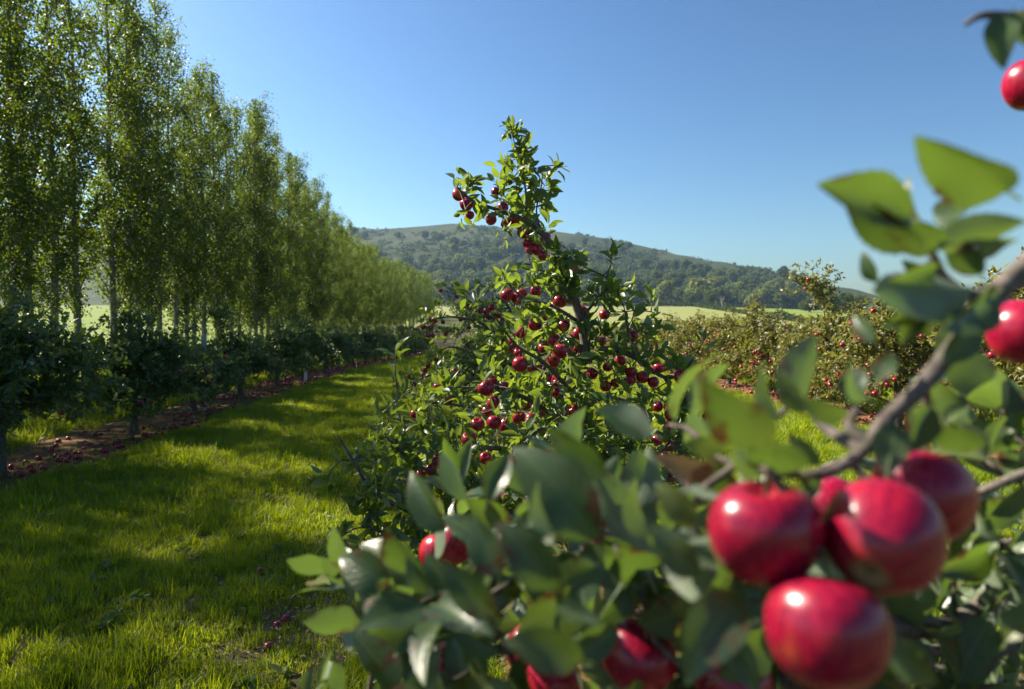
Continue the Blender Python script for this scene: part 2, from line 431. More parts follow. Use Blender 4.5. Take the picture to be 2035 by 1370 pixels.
# ------------------------------------------------------------------ leaves
def leaf_template(nl, nw, width, fold, curl, twist=0.0, serr=0.0, wave=0.0, petiole=True, seed=0):
    """unit-length leaf along +X, across Y, normal +Z. returns V,F,uv"""
    rs = np.random.default_rng(seed)
    t = np.linspace(0, 1, nl + 1)
    prof = np.sin(np.pi * np.clip(t, 0, 1) ** .82) ** .85 * (1 - .15 * t)
    prof[0] = .015; prof[-1] = .0
    if serr: prof = prof * (1 + serr * (np.arange(nl + 1) % 2) - serr * .5)
    s = np.linspace(-1, 1, nw + 1)
    ph = rs.uniform(0, 6)
    X = np.repeat(t[:, None], nw + 1, 1)
    Y = prof[:, None] * s[None, :] * width * .5
    Z = fold * np.abs(s)[None, :] * prof[:, None] * width * .5 - curl * t[:, None] ** 2 + wave * np.sin(t[:, None] * 9 + ph) * s[None, :] * prof[:, None]
    tw = twist * t[:, None]
    Y, Z = Y * np.cos(tw) - Z * np.sin(tw), Y * np.sin(tw) + Z * np.cos(tw)
    X = X - .35 * abs(curl) * t[:, None] ** 3
    if petiole: X = .14 + X * .86
    V = np.stack([X, Y, Z], -1).reshape(-1, 3)
    n = nw + 1
    i = np.arange(nl)[:, None] * n + np.arange(nw)[None, :]
    F = np.stack([i, i + n, i + n + 1, i + 1], -1).reshape(-1, 4)
    uv = np.stack([np.repeat(t[:, None], n, 1), np.repeat((s[None, :] + 1) / 2, nl + 1, 0)], -1).reshape(-1, 2)
    if petiole:
        k = len(V); wd = .011
        V = np.vstack([V, [[0, -wd, -.006], [0, wd, -.006], [.16, wd, .0], [.16, -wd, .0]]])
        F = np.vstack([F, [[k, k + 3, k + 2, k + 1]]]); uv = np.vstack([uv, [[0, .5]] * 4])
    return V, F, uv

T_hi = [leaf_template(18, 4, rw, fo, cu, tw, .07, wv, True, i) for i, (rw, fo, cu, tw, wv) in enumerate([
    (.44, .40, .16, .1, .012), (.48, .28, .08, -.35, .02), (.42, .60, .26, .25, .015), (.50, .22, .14, .45, .025), (.40, .75, -.06, -.2, .02), (.46, .35, .34, .5, .02)])]
T_mid = [leaf_template(5, 2, rw, fo, cu, tw, 0, wv, True, i) for i, (rw, fo, cu, tw, wv) in enumerate([
    (.38, .45, .18, .1, .0), (.40, .35, .05, -.4, .02), (.34, .65, .30, .3, .0), (.40, .30, .12, .5, .02), (.32, .85, -.05, -.3, .0)])]
T_lo = [leaf_template(3, 2, rw, fo, cu, tw, 0, 0, False, i) for i, (rw, fo, cu, tw) in enumerate([
    (.46, .40, .18, .1), (.50, .25, .05, -.3), (.40, .60, .30, .2)])]
_q = np.array([[0, 0, 0], [.42, -.40, .06], [1, 0, -.10], [.42, .40, .06]])
T_pop = [(_q, np.array([[0, 1, 2, 3]]), _q[:, :2])]
T_clump = [leaf_template(2, 2, .95, .3, .25, 0, 0, 0, False, 1)]

def leaf_frames(dirs, nrm):
    a = norm(dirs); n = nrm - (nrm * a).sum(-1, keepdims=True) * a; n = norm(n)
    s = np.cross(n, a)
    return np.stack([a, s, n], -1)        # columns

def leaf_cloud(name, pos, dirs, nrms, size, temps, mat, rnd=None):
    """all leaves in one mesh"""
    pos = np.asarray(pos); n = len(pos)
    Fm = leaf_frames(np.asarray(dirs), np.asarray(nrms)) * np.asarray(size)[:, None, None]
    ti = rng.integers(0, len(temps), n)
    rnd = rng.random(n) if rnd is None else rnd
    Vs, Fs, uvs, rs, off = [], [], [], [], 0
    for k, (tv, tf, tuv) in enumerate(temps):
        ix = np.where(ti == k)[0]
        if not len(ix): continue
        V = np.einsum('nij,kj->nki', Fm[ix], tv) + pos[ix][:, None, :]
        Vs.append(V.reshape(-1, 3))
        Fs.append((tf[None] + (np.arange(len(ix)) * len(tv))[:, None, None] + off).reshape(-1, tf.shape[1]))
        uvs.append(np.tile(tuv, (len(ix), 1))); rs.append(np.repeat(rnd[ix], len(tv)))
        off += len(ix) * len(tv)
    return mesh(name, np.vstack(Vs), np.vstack(Fs), mat, True, np.vstack(uvs), np.concatenate(rs))

def rosettes(centers, axes, count, size, spread=(.5, 1.35), up=.35, jitter=.012, gap=.014):
    """leaves round the tips of spurs: centers (n,3), axes (n,3)"""
    pos, dr, nm, sz = [], [], [], []
    for c, a in zip(centers, axes):
        k = rng.integers(count[0], count[1] + 1)
        a = norm(a + np.array([0, 0, up]))
        ref = norm(np.cross(a, rng.standard_normal(3))); r2 = np.cross(a, ref)
        for i in range(k):
            ph = i * 2.4 + rng.uniform(-.4, .4); th = rng.uniform(*spread)
            rad = np.cos(ph) * ref + np.sin(ph) * r2
            d = np.cos(th) * a + np.sin(th) * rad
            nn = np.cos(th) * -rad + np.sin(th) * a
            nn = norm(nn + .45 * rng.standard_normal(3))
            pos.append(c + rng.standard_normal(3) * jitter - a * rng.uniform(0, gap * 3)); dr.append(d); nm.append(nn)
            sz.append(rng.uniform(*size))
    return np.array(pos), np.array(dr), np.array(nm), np.array(sz)

# ------------------------------------------------------------------ apples
def apple_mesh(name, seg, rings, seed, squash=.9, skin=None):
    rs = np.random.default_rng(seed)
    th = np.linspace(0, np.pi, rings + 1)
    V = []; ph = np.linspace(0, 2 * np.pi, seg, endpoint=False)
    lob = rs.uniform(0, 6); tl = rs.uniform(-.05, .05, 2)
    for t in th:
        r = .5 * np.sin(t) ** .92 if 0 < t < np.pi else .0
        z = .5 * squash * np.cos(t)
        z -= .17 * math.exp(-(r / .13) ** 2) if t < 1.5 else 0
        z += .10 * math.exp(-(r / .11) ** 2) if t > 1.6 else 0
        r = r * (1 + .085 * math.cos(t))
        for p in ph:
            k = 1 + .018 * math.cos(5 * p + lob) * (1.4 if t > 1.7 else .7) + .02 * math.cos(2 * p + lob * 2)
            x, y = r * k * math.cos(p), r * k * math.sin(p)
            V.append((x, y, z + tl[0] * x + tl[1] * y))
    V = np.array(V); i = np.arange(rings)[:, None] * seg; j = np.arange(seg)[None, :]; j2 = (j + 1) % seg
    F = np.stack([i + j, i + seg + j, i + seg + j2, i + j2], -1).reshape(-1, 4)
    # calyx tuft: five little sepals in the lower dimple
    C, CF = [], []
    zc = -.5 * squash + .095
    for q in range(5):
        a = q * 2 * math.pi / 5 + lob
        b0 = len(V) + len(C)
        for (rr, da, dz) in ((.045, -.5, 0), (.045, .5, 0), (.075, .1, -.035), (.012, 0, -.02)):
            C.append((rr * math.cos(a + da), rr * math.sin(a + da), zc + dz))
        CF.append((b0, b0 + 1, b0 + 2, b0 + 3))
    V = np.vstack([V, C]); F = np.vstack([F, CF])
    midx = np.zeros(len(F), int); midx[-5:] = 1
    return mesh(name, V, F, [skin or M_apple, M_calyx], True, midx=midx)
A_hi = [apple_mesh('apple', 40, 28, i, sq) for i, sq in enumerate((.97, .94, 1.0, .96))]
A_mid = [apple_mesh('apple', 18, 12, i + 5, sq) for i, sq in enumerate((.97, .93, 1.0))]
A_far = apple_mesh('apple', 6, 4, 30, .92)
A_lo = [apple_mesh('apple', 9, 6, i + 9, sq) for i, sq in enumerate((.9, .85))]
W_mid = [apple_mesh('windfall_apple', 16, 10, i + 15, sq, M_windfall) for i, sq in enumerate((.95, .88, 1.0))]
W_lo = [apple_mesh('windfall_apple', 9, 6, i + 19, sq, M_windfall) for i, sq in enumerate((.92, .86))]
tb = Tubes(); tb.add(*smooth_path([(0, 0, .27), (.01, 0, .42), (.05, .02, .60)], [.02, .018, .026], 3), sides=6)
STEM = tb.mesh('stem', M_stem)

def hang_apple(parent, c, dia, lib, stem=True, tilt=.35, label=None, rot=None, origin=(0, 0, 0)):
    o = obj('apple', lib[rng.integers(len(lib))], parent)
    o.location = np.asarray(c) - np.asarray(origin); o.scale = (dia,) * 3
    o.rotation_euler = rot if rot is not None else (rng.normal(0, tilt), rng.normal(0, tilt), rng.uniform(0, 6.28))
    if label: o['label'] = label
    if stem: obj('stem', STEM, o)
    return o

# ------------------------------------------------------------------ branching
class Skeleton:
    def __init__(s): s.N = []; s.limbs = []; s.twigs = Tubes()
    def limb(s, pts, r0, r1, per=5):
        pts = np.asarray(pts, float)
        rad = np.linspace(r0, r1, len(pts))
        p, r = smooth_path(pts, rad, per)
        s.limbs.append((p, r)); s.N += list(p)
        return p
    def connect(s, targets, rad=.0032, sag=.02, sides=4, grow=True):
        """thin twigs from the nearest wood to every target; returns the direction at each end"""
        T = np.asarray(targets, float)
        N = np.array(s.N)
        d0 = np.array([np.min(((N - t) ** 2).sum(1)) for t in T])
        dirs = np.zeros_like(T)
        buf = [N]
        for i in np.argsort(d0):
            allN = np.vstack(buf) if len(buf) > 1 else buf[0]
            if len(buf) > 24: buf = [allN]
            t = T[i]; q = allN[np.argmin(((allN - t) ** 2).sum(1) + .15 * np.maximum(allN[:, 2] - t[2], 0) ** 2)]
            L = np.linalg.norm(t - q) + 1e-6
            mid = (q + t) / 2 + rng.standard_normal(3) * L * .10 + np.array([0, 0, sag * L])
            p, r = smooth_path([q, mid, t], [rad * (1 + 1.2 * min(L, .4)), rad, rad * .6], 3)
            s.twigs.add(p, r, sides)
            dirs[i] = norm(t - mid)
            if grow: buf.append(p[2:])
        s.N = list(np.vstack(buf))
        return dirs
    def around(s, p, per_m, rad, skip=.0, up=.0):
        """random points round a limb"""
        L = np.concatenate([[0], np.cumsum(np.linalg.norm(np.diff(p, axis=0), axis=1))])
        n = max(1, int(L[-1] * per_m))
        u = rng.uniform(skip, 1, n) * L[-1]
        c = np.stack([np.interp(u, L, p[:, k]) for k in range(3)], -1)
        return c + rng.standard_normal((n, 3)) * rad + np.array([0, 0, up])

# ================================================================== orchard trees of the rows
def row_tree(seed, leaf_mat, height=1.85, spread=.85, n_limb=13, per_m=30, leaf=(.06, .095), tall=0.0, apples=20, lop=(0, 0), zlow=.42):
    """returns dict of meshes + apple offsets, base at origin"""
    global rng
    keep = rng; rng = np.random.default_rng(seed)
    sk = Skeleton(); H = height
    lean = rng.normal(0, .05, 2)
    trunk = sk.limb([(0, 0, -.05), (lean[0] * .4, lean[1] * .4, .35), (lean[0], lean[1], .75), (lean[0] * 1.2 + .03, lean[1], 1.15), (lean[0] * 1.5, lean[1] * 1.4, H * .86), (lean[0] * 2, lean[1] * 2, H)], .062, .010)
    if tall:
        d = rng.normal(0, .3, 2)
        q = sk.limb([trunk[-8], trunk[-1] + (d[0] * .5, d[1] * .5, tall * .5), trunk[-1] + (d[0], d[1], tall)], .012, .005)
        if tall > .5:
            for sg in (-1, 1): sk.limb([q[5], q[7] + (sg * .22, .1, .12), q[9] + (sg * .42, .15, .05 + .1 * sg)], .007, .003)
    for i in range(n_limb):
        z = zlow + (H - zlow - .2) * (i / n_limb) + rng.uniform(-.06, .06)
        a = i * 2.4 + rng.uniform(-.5, .5)
        L = spread * (1.05 - .55 * (z / H)) * rng.uniform(.75, 1.2)
        c = np.array([np.interp(z, trunk[:, 2], trunk[:, k]) for k in range(3)])
        dx = np.array([math.cos(a), math.sin(a) * 1.15, 0]) + np.array([lop[0], lop[1], 0])
        sk.limb([c, c + dx * L * .45 + (0, 0, .14 * L), c + dx * L * .8 + (0, 0, .15 * L), c + dx * L + (0, 0, rng.uniform(-.18, .16))], .022, .006, 4)
    T = [sk.around(p, per_m, .125, .22 if k else .42, .02) for k, (p, r) in enumerate(sk.limbs)]
    T = np.vstack(T); T = T[T[:, 2] > .26]
    dirs = sk.connect(T, .0035, .03, 3)
    pos, dr, nm, sz = rosettes(T, dirs, (6, 10), leaf, (.5, 1.5), .3, .03, .03)
    tw = sk.twigs
    wood = Tubes(); p, r = sk.limbs[0]; r = r.copy(); r[:3] *= (1.5, 1.25, 1.1); wood.add(p, r, 9, .05)
    br = Tubes()
    for p, r in sk.limbs[1:]: br.add(p, r, 6, .04)
    res = dict(trunk=wood.mesh('trunk', M_bark), branch=br.mesh('branch', M_bark), twig=tw.mesh('twig', M_bark),
               foliage=leaf_cloud('foliage', pos, dr, nm, sz, T_lo, leaf_mat))
    k = rng.permutation(len(T))
    out_ = np.linalg.norm(T[:, :2], axis=1)
    k = k[np.argsort(-(out_[k] + rng.uniform(0, .5, len(k))))][:apples * 2]
    k = rng.permutation(k)[:apples]
    ap = T[k] + np.array([0, 0, -.06]) + norm(T[k] * (1, 1, 0)) * .05
    res['apples'] = ap; rng = keep
    return res

def plant(res, loc, rotz, scale, label, group, apples=None, lib=A_lo, cat='apple tree', dia=.066):
    e = empty('apple_tree', loc); e.rotation_euler = (0, 0, rotz); e.scale = (scale,) * 3
    tag(e, label, cat, group)
    for k in ('trunk', 'branch', 'twig', 'foliage'):
        o = obj(k, res[k], e)
        if k in ('foliage', 'twig', 'branch'): o['kind'] = 'stuff'
    for c in res['apples'][:apples]:
        hang_apple(e, c, dia * rng.uniform(.85, 1.12) / scale, lib, False)
    return e

ORD2 = ['thirteenth', 'fourteenth', 'fifteenth', 'sixteenth', 'seventeenth', 'eighteenth', 'nineteenth', 'twentieth']
ORD = ['first', 'second', 'third', 'fourth', 'fifth', 'sixth', 'seventh', 'eighth', 'ninth', 'tenth', 'eleventh', 'twelfth']
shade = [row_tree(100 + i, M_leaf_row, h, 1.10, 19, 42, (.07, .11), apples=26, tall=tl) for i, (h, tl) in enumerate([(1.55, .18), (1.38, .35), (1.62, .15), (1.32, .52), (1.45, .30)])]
left_y = [7.15, 9.75, 12.05, 14.55, 16.9, 19.3, 21.8, 24.3, 26.8, 29.3, 31.8, 34.3, 36.8, 39.3, 41.8, 44.3, 46.8, 49.3, 51.8, 54.3, 56.8]
left_desc = {0: 'big dark apple tree at the very left end of the shaded row, trunk beside windfalls',
             1: 'second apple tree of the shaded row, thick trunk with mossy base',
             2: 'slim apple tree with a pale stake tied beside its trunk',
             3: 'fourth apple tree of the shaded row, red apples up its leader'}
for i, y in enumerate(left_y):
    x = ROW_L + rng.normal(0, .08)
    lab = left_desc.get(i) or (f'{ORD[i]} apple tree from the left end of the shaded row' if i < 9 else 'distant small apple tree where the shaded row merges into a hedge')
    plant(shade[(0, 2, 1, 3, 4)[i % 5]], (x, y, g(x, y)), rng.uniform(0, 6.28), (1.08 if i == 0 else rng.uniform(.84, 1.0)) * (1.0 if i < 9 else 1.04), lab, 'apple trees of the shaded row', (10, 12, 18, 26, 18, 18, 18)[i] if i < 7 else 10)

# stake and white tree guard in that row
def post(name, x, y, h, r, mat, label, cat, tie=False):
    t = Tubes(); z = float(g(x, y))
    e = empty(name, (x, y, z)); tag(e, label, cat)
    t.add(*smooth_path([(0, 0, -.1), (.01, 0, h * .5), (.015, .01, h)], [r, r, r * .96], 5), sides=10, knob=.015)
    obj('pole', t.mesh('pole', mat), e)
    t2 = Tubes(); a = np.linspace(0, 2 * np.pi, 13)
    t2.add(np.stack([(r * 1.15) * np.cos(a), (r * 1.15) * np.sin(a), np.full(13, h * .72)], -1), np.full(13, .008), 5)
    obj('tie', t2.mesh('tie', M_stem), e)
    return e
post('tree_stake', ROW_L + .20, 12.0, 1.35, .042, M_stake, 'pale weathered stake leaning beside a slim apple trunk', 'stake')
M_guard = plain('white_guard', (.62, .62, .60), (.74, .74, .72), 12, .6)
post('tree_guard', ROW_L + .35, 18.2, .78, .04, M_guard, 'thin white post standing among windfalls in the shaded row', 'post')

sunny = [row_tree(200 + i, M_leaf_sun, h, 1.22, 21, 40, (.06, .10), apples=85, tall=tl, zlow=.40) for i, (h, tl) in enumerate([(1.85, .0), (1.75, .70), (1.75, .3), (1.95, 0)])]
right_y = [7.2, 9.7, 12.3, 14.6, 17.0, 19.4, 21.9, 24.4, 26.9, 29.4, 32]
right_desc = {0: 'green apple tree at the right edge behind the near branch', 1: 'leafy apple tree behind the near branch, at the right of the sunlit row',
              2: 'sunlit apple tree whose tall bare leader rises against the sky', 3: 'sunlit apple tree between the one with a tall leader and a heavily fruiting one',
              4: 'sunlit apple tree loaded with small red apples above a carpet of windfalls'}
for i, y in enumerate(right_y):
    x = ROW_R + rng.normal(0, .1)
    v = (3, 0, 1, 2, 0, 2, 3)[i] if i < 7 else rng.integers(4)
    plant(sunny[v], (x, y, g(x, y)), (0.3 if i == 2 else rng.uniform(0, 6.28)), 1.0 if i == 2 else rng.uniform(1.0, 1.16) if i < 3 else rng.uniform(.95, 1.05) if i < 5 else rng.uniform(.84, .95), right_desc.get(i) or f'{ORD[i]} apple tree from the right edge in the sunlit row', 'apple trees of the sunlit row', 85 if i < 5 else 30, dia=.074)
for xr, y0 in ((ROW_R2, 14), (ROW_R3, 19), (23.3, 24)):
    for k in range(13):
        y = y0 + k * 2.6; x = xr + rng.normal(0, .12)
        plant(sunny[rng.integers(4)], (x, y, g(x, y)), rng.uniform(0, 6.28), rng.uniform(.74, .86), 'sunlit apple tree of the rows behind the right row', 'apple trees of the farther rows', 12)
for k, y in enumerate((9.4, 11.9, 14.4, 16.9, 19.5, 22, 24.5)):
    plant(shade[k % 5], (ROW_C, y, g(ROW_C, y)), rng.uniform(0, 6.28), .95, 'apple tree farther up the middle row, mostly hidden by nearer trees', 'hidden trees of the middle row', 10)

# ================================================================== the middle trees, shaped after the photograph
def px_limb(pts): return [P(*p) for p in pts]

def detailed_tree(name, base, limbs, apples, label, per_m, leaf, n_single, temps, mat, dia=.066, rad=.11, lib=A_mid, stem=True, extra=None, count=(6, 9), keepz=.15, group=None, bare=0, cull=.75, thin=()):
    base = np.array(base, float)
    e = empty(name, base); tag(e, label, 'apple tree', group)
    sk = Skeleton()
    for pts, r0, r1, dens in limbs: sk.limb(pts, r0, r1)
    T = [sk.around(p, per_m * l[3], rad * (.5 if k in thin else 1), .12 if k else .45) for k, ((p, r), l) in enumerate(zip(sk.limbs, limbs)) if l[3] > 0]
    T = np.vstack(T); T = T[T[:, 2] > keepz]
    A = np.array([a[:3] for a in apples])
    spur = A + np.array([0, 0, .055]) + rng.standard_normal((len(A), 3)) * .008
    from mathutils import Euler
    for i in range(bare):
        if len(apples[i]) > 5 and apples[i][5] is not None:
            spur[i] = A[i] + np.array(Euler(apples[i][5]).to_matrix() @ Vector((.05, .02, .60))) * apples[i][3]
    dirs = sk.connect(np.vstack([T, spur]), .0030, .03, 4)
    nT = len(T); ros = np.vstack([T, spur]); sel = np.r_[0:nT, nT + bare:len(ros)]
    pos, dr, nm, sz = rosettes(ros[sel], dirs[sel], count, leaf, (.35, 1.35), .45, .012, .02)
    if extra is not None:
        pos = np.vstack([pos, extra[0]]); dr = np.vstack([dr, extra[1]]); nm = np.vstack([nm, extra[2]]); sz = np.concatenate([sz, extra[3]])
    # keep leaves out of the apples
    for a in apples:
        q = pos + dr * sz[:, None] * .5 - np.array(a[:3])
        bad = (q ** 2).sum(1) < (a[3] * .52) ** 2
        pos, dr, nm, sz = pos[~bad], dr[~bad], nm[~bad], sz[~bad]
    ids = np.ones(len(pos), bool)
    smp = [np.array([project(q) for q in pos + dr * sz[:, None] * u]) for u in (.3, .65, 1.0)]
    for ai, a in enumerate(apples):
        x, y, d = project(np.array(a[:3])); rp = a[3] / 2 * FPX / d
        hit = np.zeros(len(pos), bool)
        for v in smp: hit |= ((v[:, 0] - x) ** 2 + (v[:, 1] - y) ** 2 < (rp * .95) ** 2) & (v[:, 2] < d)
        ids &= ~(hit & (rng.random(len(pos)) < (1.0 if ai < bare else cull)))
    pos, dr, nm, sz = pos[ids], dr[ids], nm[ids], sz[ids]
    wood = Tubes(); p, r = sk.limbs[0]; wood.add(p - base, r, 10, .05); obj('trunk', wood.mesh('trunk', M_bark), e)
    for p, r in sk.limbs[1:]:
        b = Tubes(); b.add(p - base, r, 8, .05); obj('branch', b.mesh('branch', M_bark_near if temps is T_hi else M_bark), e)
    for i in range(len(sk.twigs.V)): sk.twigs.V[i] = sk.twigs.V[i] - base
    tw = obj('twig', sk.twigs.mesh('twig', M_bark), e); tw['kind'] = 'stuff'
    # the leaves that show largest are parts of their own
    view = np.array([project(q) for q in pos + dr * sz[:, None] * .5])
    ok = (view[:, 0] > -60) & (view[:, 0] < 2095) & (view[:, 1] > -60) & (view[:, 1] < 1430)
    score = np.where(ok, view[:, 2], 99) + rng.uniform(0, .25, len(pos)) * (view[:, 2] > 1)
    order = np.argsort(score); single = order[:n_single]; rest = order[n_single:]
    lms = [mesh('leaf', tv, tf, mat, True, tuv) for tv, tf, tuv in temps]
    Fm = leaf_frames(dr, nm)
    for i in single:
        o = obj('leaf', lms[rng.integers(len(lms))], e)
        M = Matrix(Fm[i].tolist()).to_4x4(); M.translation = pos[i] - base
        o.matrix_local = M @ Matrix.Scale(sz[i], 4)
    if len(rest):
        f = obj('foliage', leaf_cloud('foliage', pos[rest] - base, dr[rest], nm[rest], sz[rest], temps if temps is T_mid else T_mid, mat), e); f['kind'] = 'stuff'
    for a in apples:
        hang_apple(e, a[:3], a[3], lib, stem, .4, a[4] if len(a) > 4 else None, a[5] if len(a) > 5 else None, base)
    print(name, 'leaves', len(pos), 'apples', len(apples))
    return e

# --- central tree
C = 3.35
limbs_c = [
    (px_limb([(1142, 1275, 3.42), (1138, 1100, 3.40), (1136, 900, 3.38), (1133, 790, 3.36), (1142, 735, 3.36), (1163, 690, 3.36), (1150, 620, 3.36), (1125, 565, 3.35), (1100, 512, 3.34),
               (1082, 470, 3.33), (1040, 437, 3.32), (990, 418, 3.31), (940, 400, 3.30), (908, 372, 3.30)]), .038, .005, .42),
    (px_limb([(1040, 437, 3.32), (1046, 390, 3.32), (1032, 320, 3.32), (1016, 262, 3.32)]), .007, .002, 1.1),
    (px_limb([(1076, 462, 3.33), (1066, 420, 3.38), (1076, 370, 3.40), (1078, 330, 3.40)]), .005, .002, .55),
    (px_limb([(1155, 725, 3.36), (1210, 693, 3.30), (1262, 712, 3.25), (1320, 750, 3.20), (1372, 742, 3.18)]), .017, .006, .8),
    (px_limb([(1262, 712, 3.25), (1250, 660, 3.28), (1240, 610, 3.32)]), .008, .003, 1.0),
    (px_limb([(1320, 750, 3.2), (1345, 800, 3.18), (1335, 860, 3.18), (1318, 915, 3.2)]), .008, .003, .9),
    (px_limb([(1135, 850, 3.37), (1060, 800, 3.2), (990, 770, 3.05), (950, 770, 3.0)]), .016, .005, 1.0),
    (px_limb([(1136, 780, 3.36), (1080, 720, 3.15), (1030, 690, 3.05), (990, 640, 3.0)]), .012, .004, .9),
    (px_limb([(1150, 640, 3.36), (1100, 610, 3.2), (1040, 590, 3.15), (1005, 560, 3.15)]), .010, .003, .9),
    (px_limb([(1150, 640, 3.36), (1190, 590, 3.3), (1215, 560, 3.25), (1160, 530, 3.2)]), .009, .003, .9),
    (px_limb([(1140, 930, 3.38), (1050, 900, 3.1), (960, 890, 2.95), (880, 900, 2.9), (850, 930, 2.9)]), .016, .005, .9),
    (px_limb([(1138, 990, 3.4), (1040, 1010, 3.1), (900, 1040, 2.9), (800, 1010, 2.75), (735, 968, 2.66), (705, 920, 2.62), (672, 866, 2.6)]), .017, .003, .95),
    (px_limb([(1138, 960, 3.4), (1000, 975, 3.05), (880, 950, 2.9), (800, 900, 2.85), (760, 860, 2.85)]), .013, .003, 1.0),
    (px_limb([(1138, 1040, 3.4), (1000, 1060, 3.0), (860, 1080, 2.85), (770, 1060, 2.8)]), .012, .003, .9),
    (px_limb([(1140, 960, 3.4), (1250, 930, 3.15), (1340, 880, 3.05), (1390, 830, 3.0)]), .012, .003, 1.0),
    (px_limb([(1140, 940, 3.38), (1200, 900, 3.15), (1240, 860, 3.05), (1290, 830, 3.0)]), .014, .004, 1.0),
    (px_limb([(1140, 1000, 3.4), (1230, 990, 3.2), (1310, 960, 3.1), (1370, 950, 3.05)]), .014, .004, .9),
    (px_limb([(1138, 860, 3.38), (1080, 830, 3.7), (1010, 820, 3.95), (960, 800, 4.1)]), .015, .004, .9),
    (px_limb([(1138, 830, 3.38), (1200, 790, 3.7), (1260, 800, 3.9), (1300, 790, 4.0)]), .015, .004, .8),
    (px_limb([(1150, 720, 3.36), (1110, 690, 3.6), (1060, 670, 3.8)]), .010, .004, .9),
    (px_limb([(1138, 1010, 3.4), (1060, 1080, 3.1), (960, 1120, 2.95), (900, 1130, 2.9)]), .013, .004, .8),
    (px_limb([(1138, 900, 3.4), (1100, 860, 3.1), (1060, 860, 2.95), (1030, 930, 2.85)]), .012, .004, .8),
]
def z3(x, y, r): return (640 + x / 2.5375, 220 + y / 2.537, r / 2.537)
def z4(x, y, r): return (640 + x / 2.5375, 560 + y / 2.537, r / 2.537)
ap3 = [(690, 423, 33), (728, 473, 32), (745, 527, 22), (852, 550, 27), (912, 490, 27), (875, 410, 22), (967, 550, 30), (1015, 613, 31), (1128, 640, 25), (1050, 700, 24), (1087, 703, 27),
       (1115, 733, 24), (1030, 670, 18), (1065, 665, 15), (935, 930, 32), (985, 950, 28), (1005, 925, 28), (1080, 910, 28), (1200, 962, 34), (1310, 1015, 33), (1425, 1030, 26),
       (1075, 1077, 35), (1125, 1045, 16), (1557, 1137, 35), (920, 575, 18), (1280, 800, 16)]
ap4 = [(947, 325, 33), (993, 358, 24), (1122, 335, 30), (1205, 350, 38), (1165, 400, 33), (1282, 345, 24), (1315, 325, 28), (1000, 417, 38), (1055, 435, 22), (828, 537, 40), (857, 500, 25),
       (920, 530, 28), (865, 610, 32), (832, 655, 26), (1025, 625, 28), (992, 685, 33), (930, 725, 36), (785, 720, 34), (742, 795, 37), (1190, 497, 33), (1150, 490, 25), (1360, 463, 30),
       (1505, 398, 26), (1440, 430, 24), (1430, 527, 27), (1483, 510, 26), (1553, 455, 26), (1553, 497, 28), (1615, 483, 30), (1670, 507, 28), (1698, 435, 27), (1815, 480, 38), (1765, 625, 32),
       (1757, 672, 30), (1693, 630, 26), (1752, 728, 24), (1690, 800, 28), (1757, 830, 26), (1730, 885, 26), (1810, 590, 20), (825, 890, 30), (575, 905, 32), (550, 950, 28), (495, 975, 28),
       (1498, 730, 22), (1410, 300, 24), (1600, 750, 22), (1100, 440, 22), (1180, 560, 24), (1120, 660, 22)]
apples_c = []
for z in [z3(*a) for a in ap3] + [z4(*a) for a in ap4]:
    dia = .070
    d = float(np.clip(dia / 2 * FPX / z[2], 2.95, 3.75)); dia = 2 * z[2] * d / FPX
    apples_c.append((*P(z[0], z[1], d), dia * 1.08))
for k in range(34):      # more fruit inside the crown
    yy = rng.uniform(640, 960); xx = rng.uniform(1060 - (yy - 600) * .5, 1200 + (yy - 600) * .55)
    if all((xx - project(np.array(a[:3]))[0]) ** 2 + (yy - project(np.array(a[:3]))[1]) ** 2 > 22 ** 2 for a in apples_c):
        apples_c.append((*P(xx, yy, rng.uniform(3.05, 3.5)), rng.uniform(.060, .072)))
bx_, by_ = P(1142, 1275, 3.42)[:2]
detailed_tree('apple_tree', (bx_, by_, float(g(bx_, by_))), limbs_c, apples_c, 'sharp middle apple tree, its leader bent over with red apples against the hill',
              54, (.062, .102), 300, T_mid, M_leaf_mid, rad=.10, cull=.93, count=(6, 9), thin=(0, 1, 2))

# --- the tree just behind it on its left
limbs_2 = [
    (px_limb([(1040, 985, 6.6), (1035, 850, 6.6), (1030, 740, 6.6), (1022, 660, 6.6), (1010, 610, 6.6), (985, 590, 6.6)]), .05, .008, .6),
    (px_limb([(1030, 700, 6.6), (960, 645, 6.4), (900, 630, 6.3), (860, 635, 6.2)]), .018, .005, .8),
    (px_limb([(1025, 660, 6.6), (960, 620, 6.6), (920, 590, 6.6), (880, 578, 6.6)]), .014, .004, .8),
    (px_limb([(1035, 800, 6.6), (950, 760, 6.3), (880, 740, 6.1), (820, 760, 6.0)]), .02, .005, 1.0),
    (px_limb([(1035, 830, 6.6), (940, 810, 6.2), (860, 800, 5.9), (800, 790, 5.8)]), .02, .005, 1.0),
    (px_limb([(1035, 860, 6.6), (930, 850, 6.0), (830, 840, 5.4), (770, 830, 5.2)]), .02, .005, 1.1),
    (px_limb([(1032, 760, 6.6), (950, 710, 6.7), (900, 690, 6.8), (870, 700, 6.9)]), .016, .005, 1.1),
    (px_limb([(1035, 880, 6.6), (950, 890, 5.6), (850, 880, 4.9), (770, 870, 4.6)]), .018, .004, 1.0),
    (px_limb([(1028, 690, 6.6), (980, 660, 6.4), (950, 650, 6.3)]), .014, .004, 1.1),
    (px_limb([(1028, 720, 6.6), (1080, 690, 6.5), (1130, 680, 6.5)]), .014, .004, .7),
]
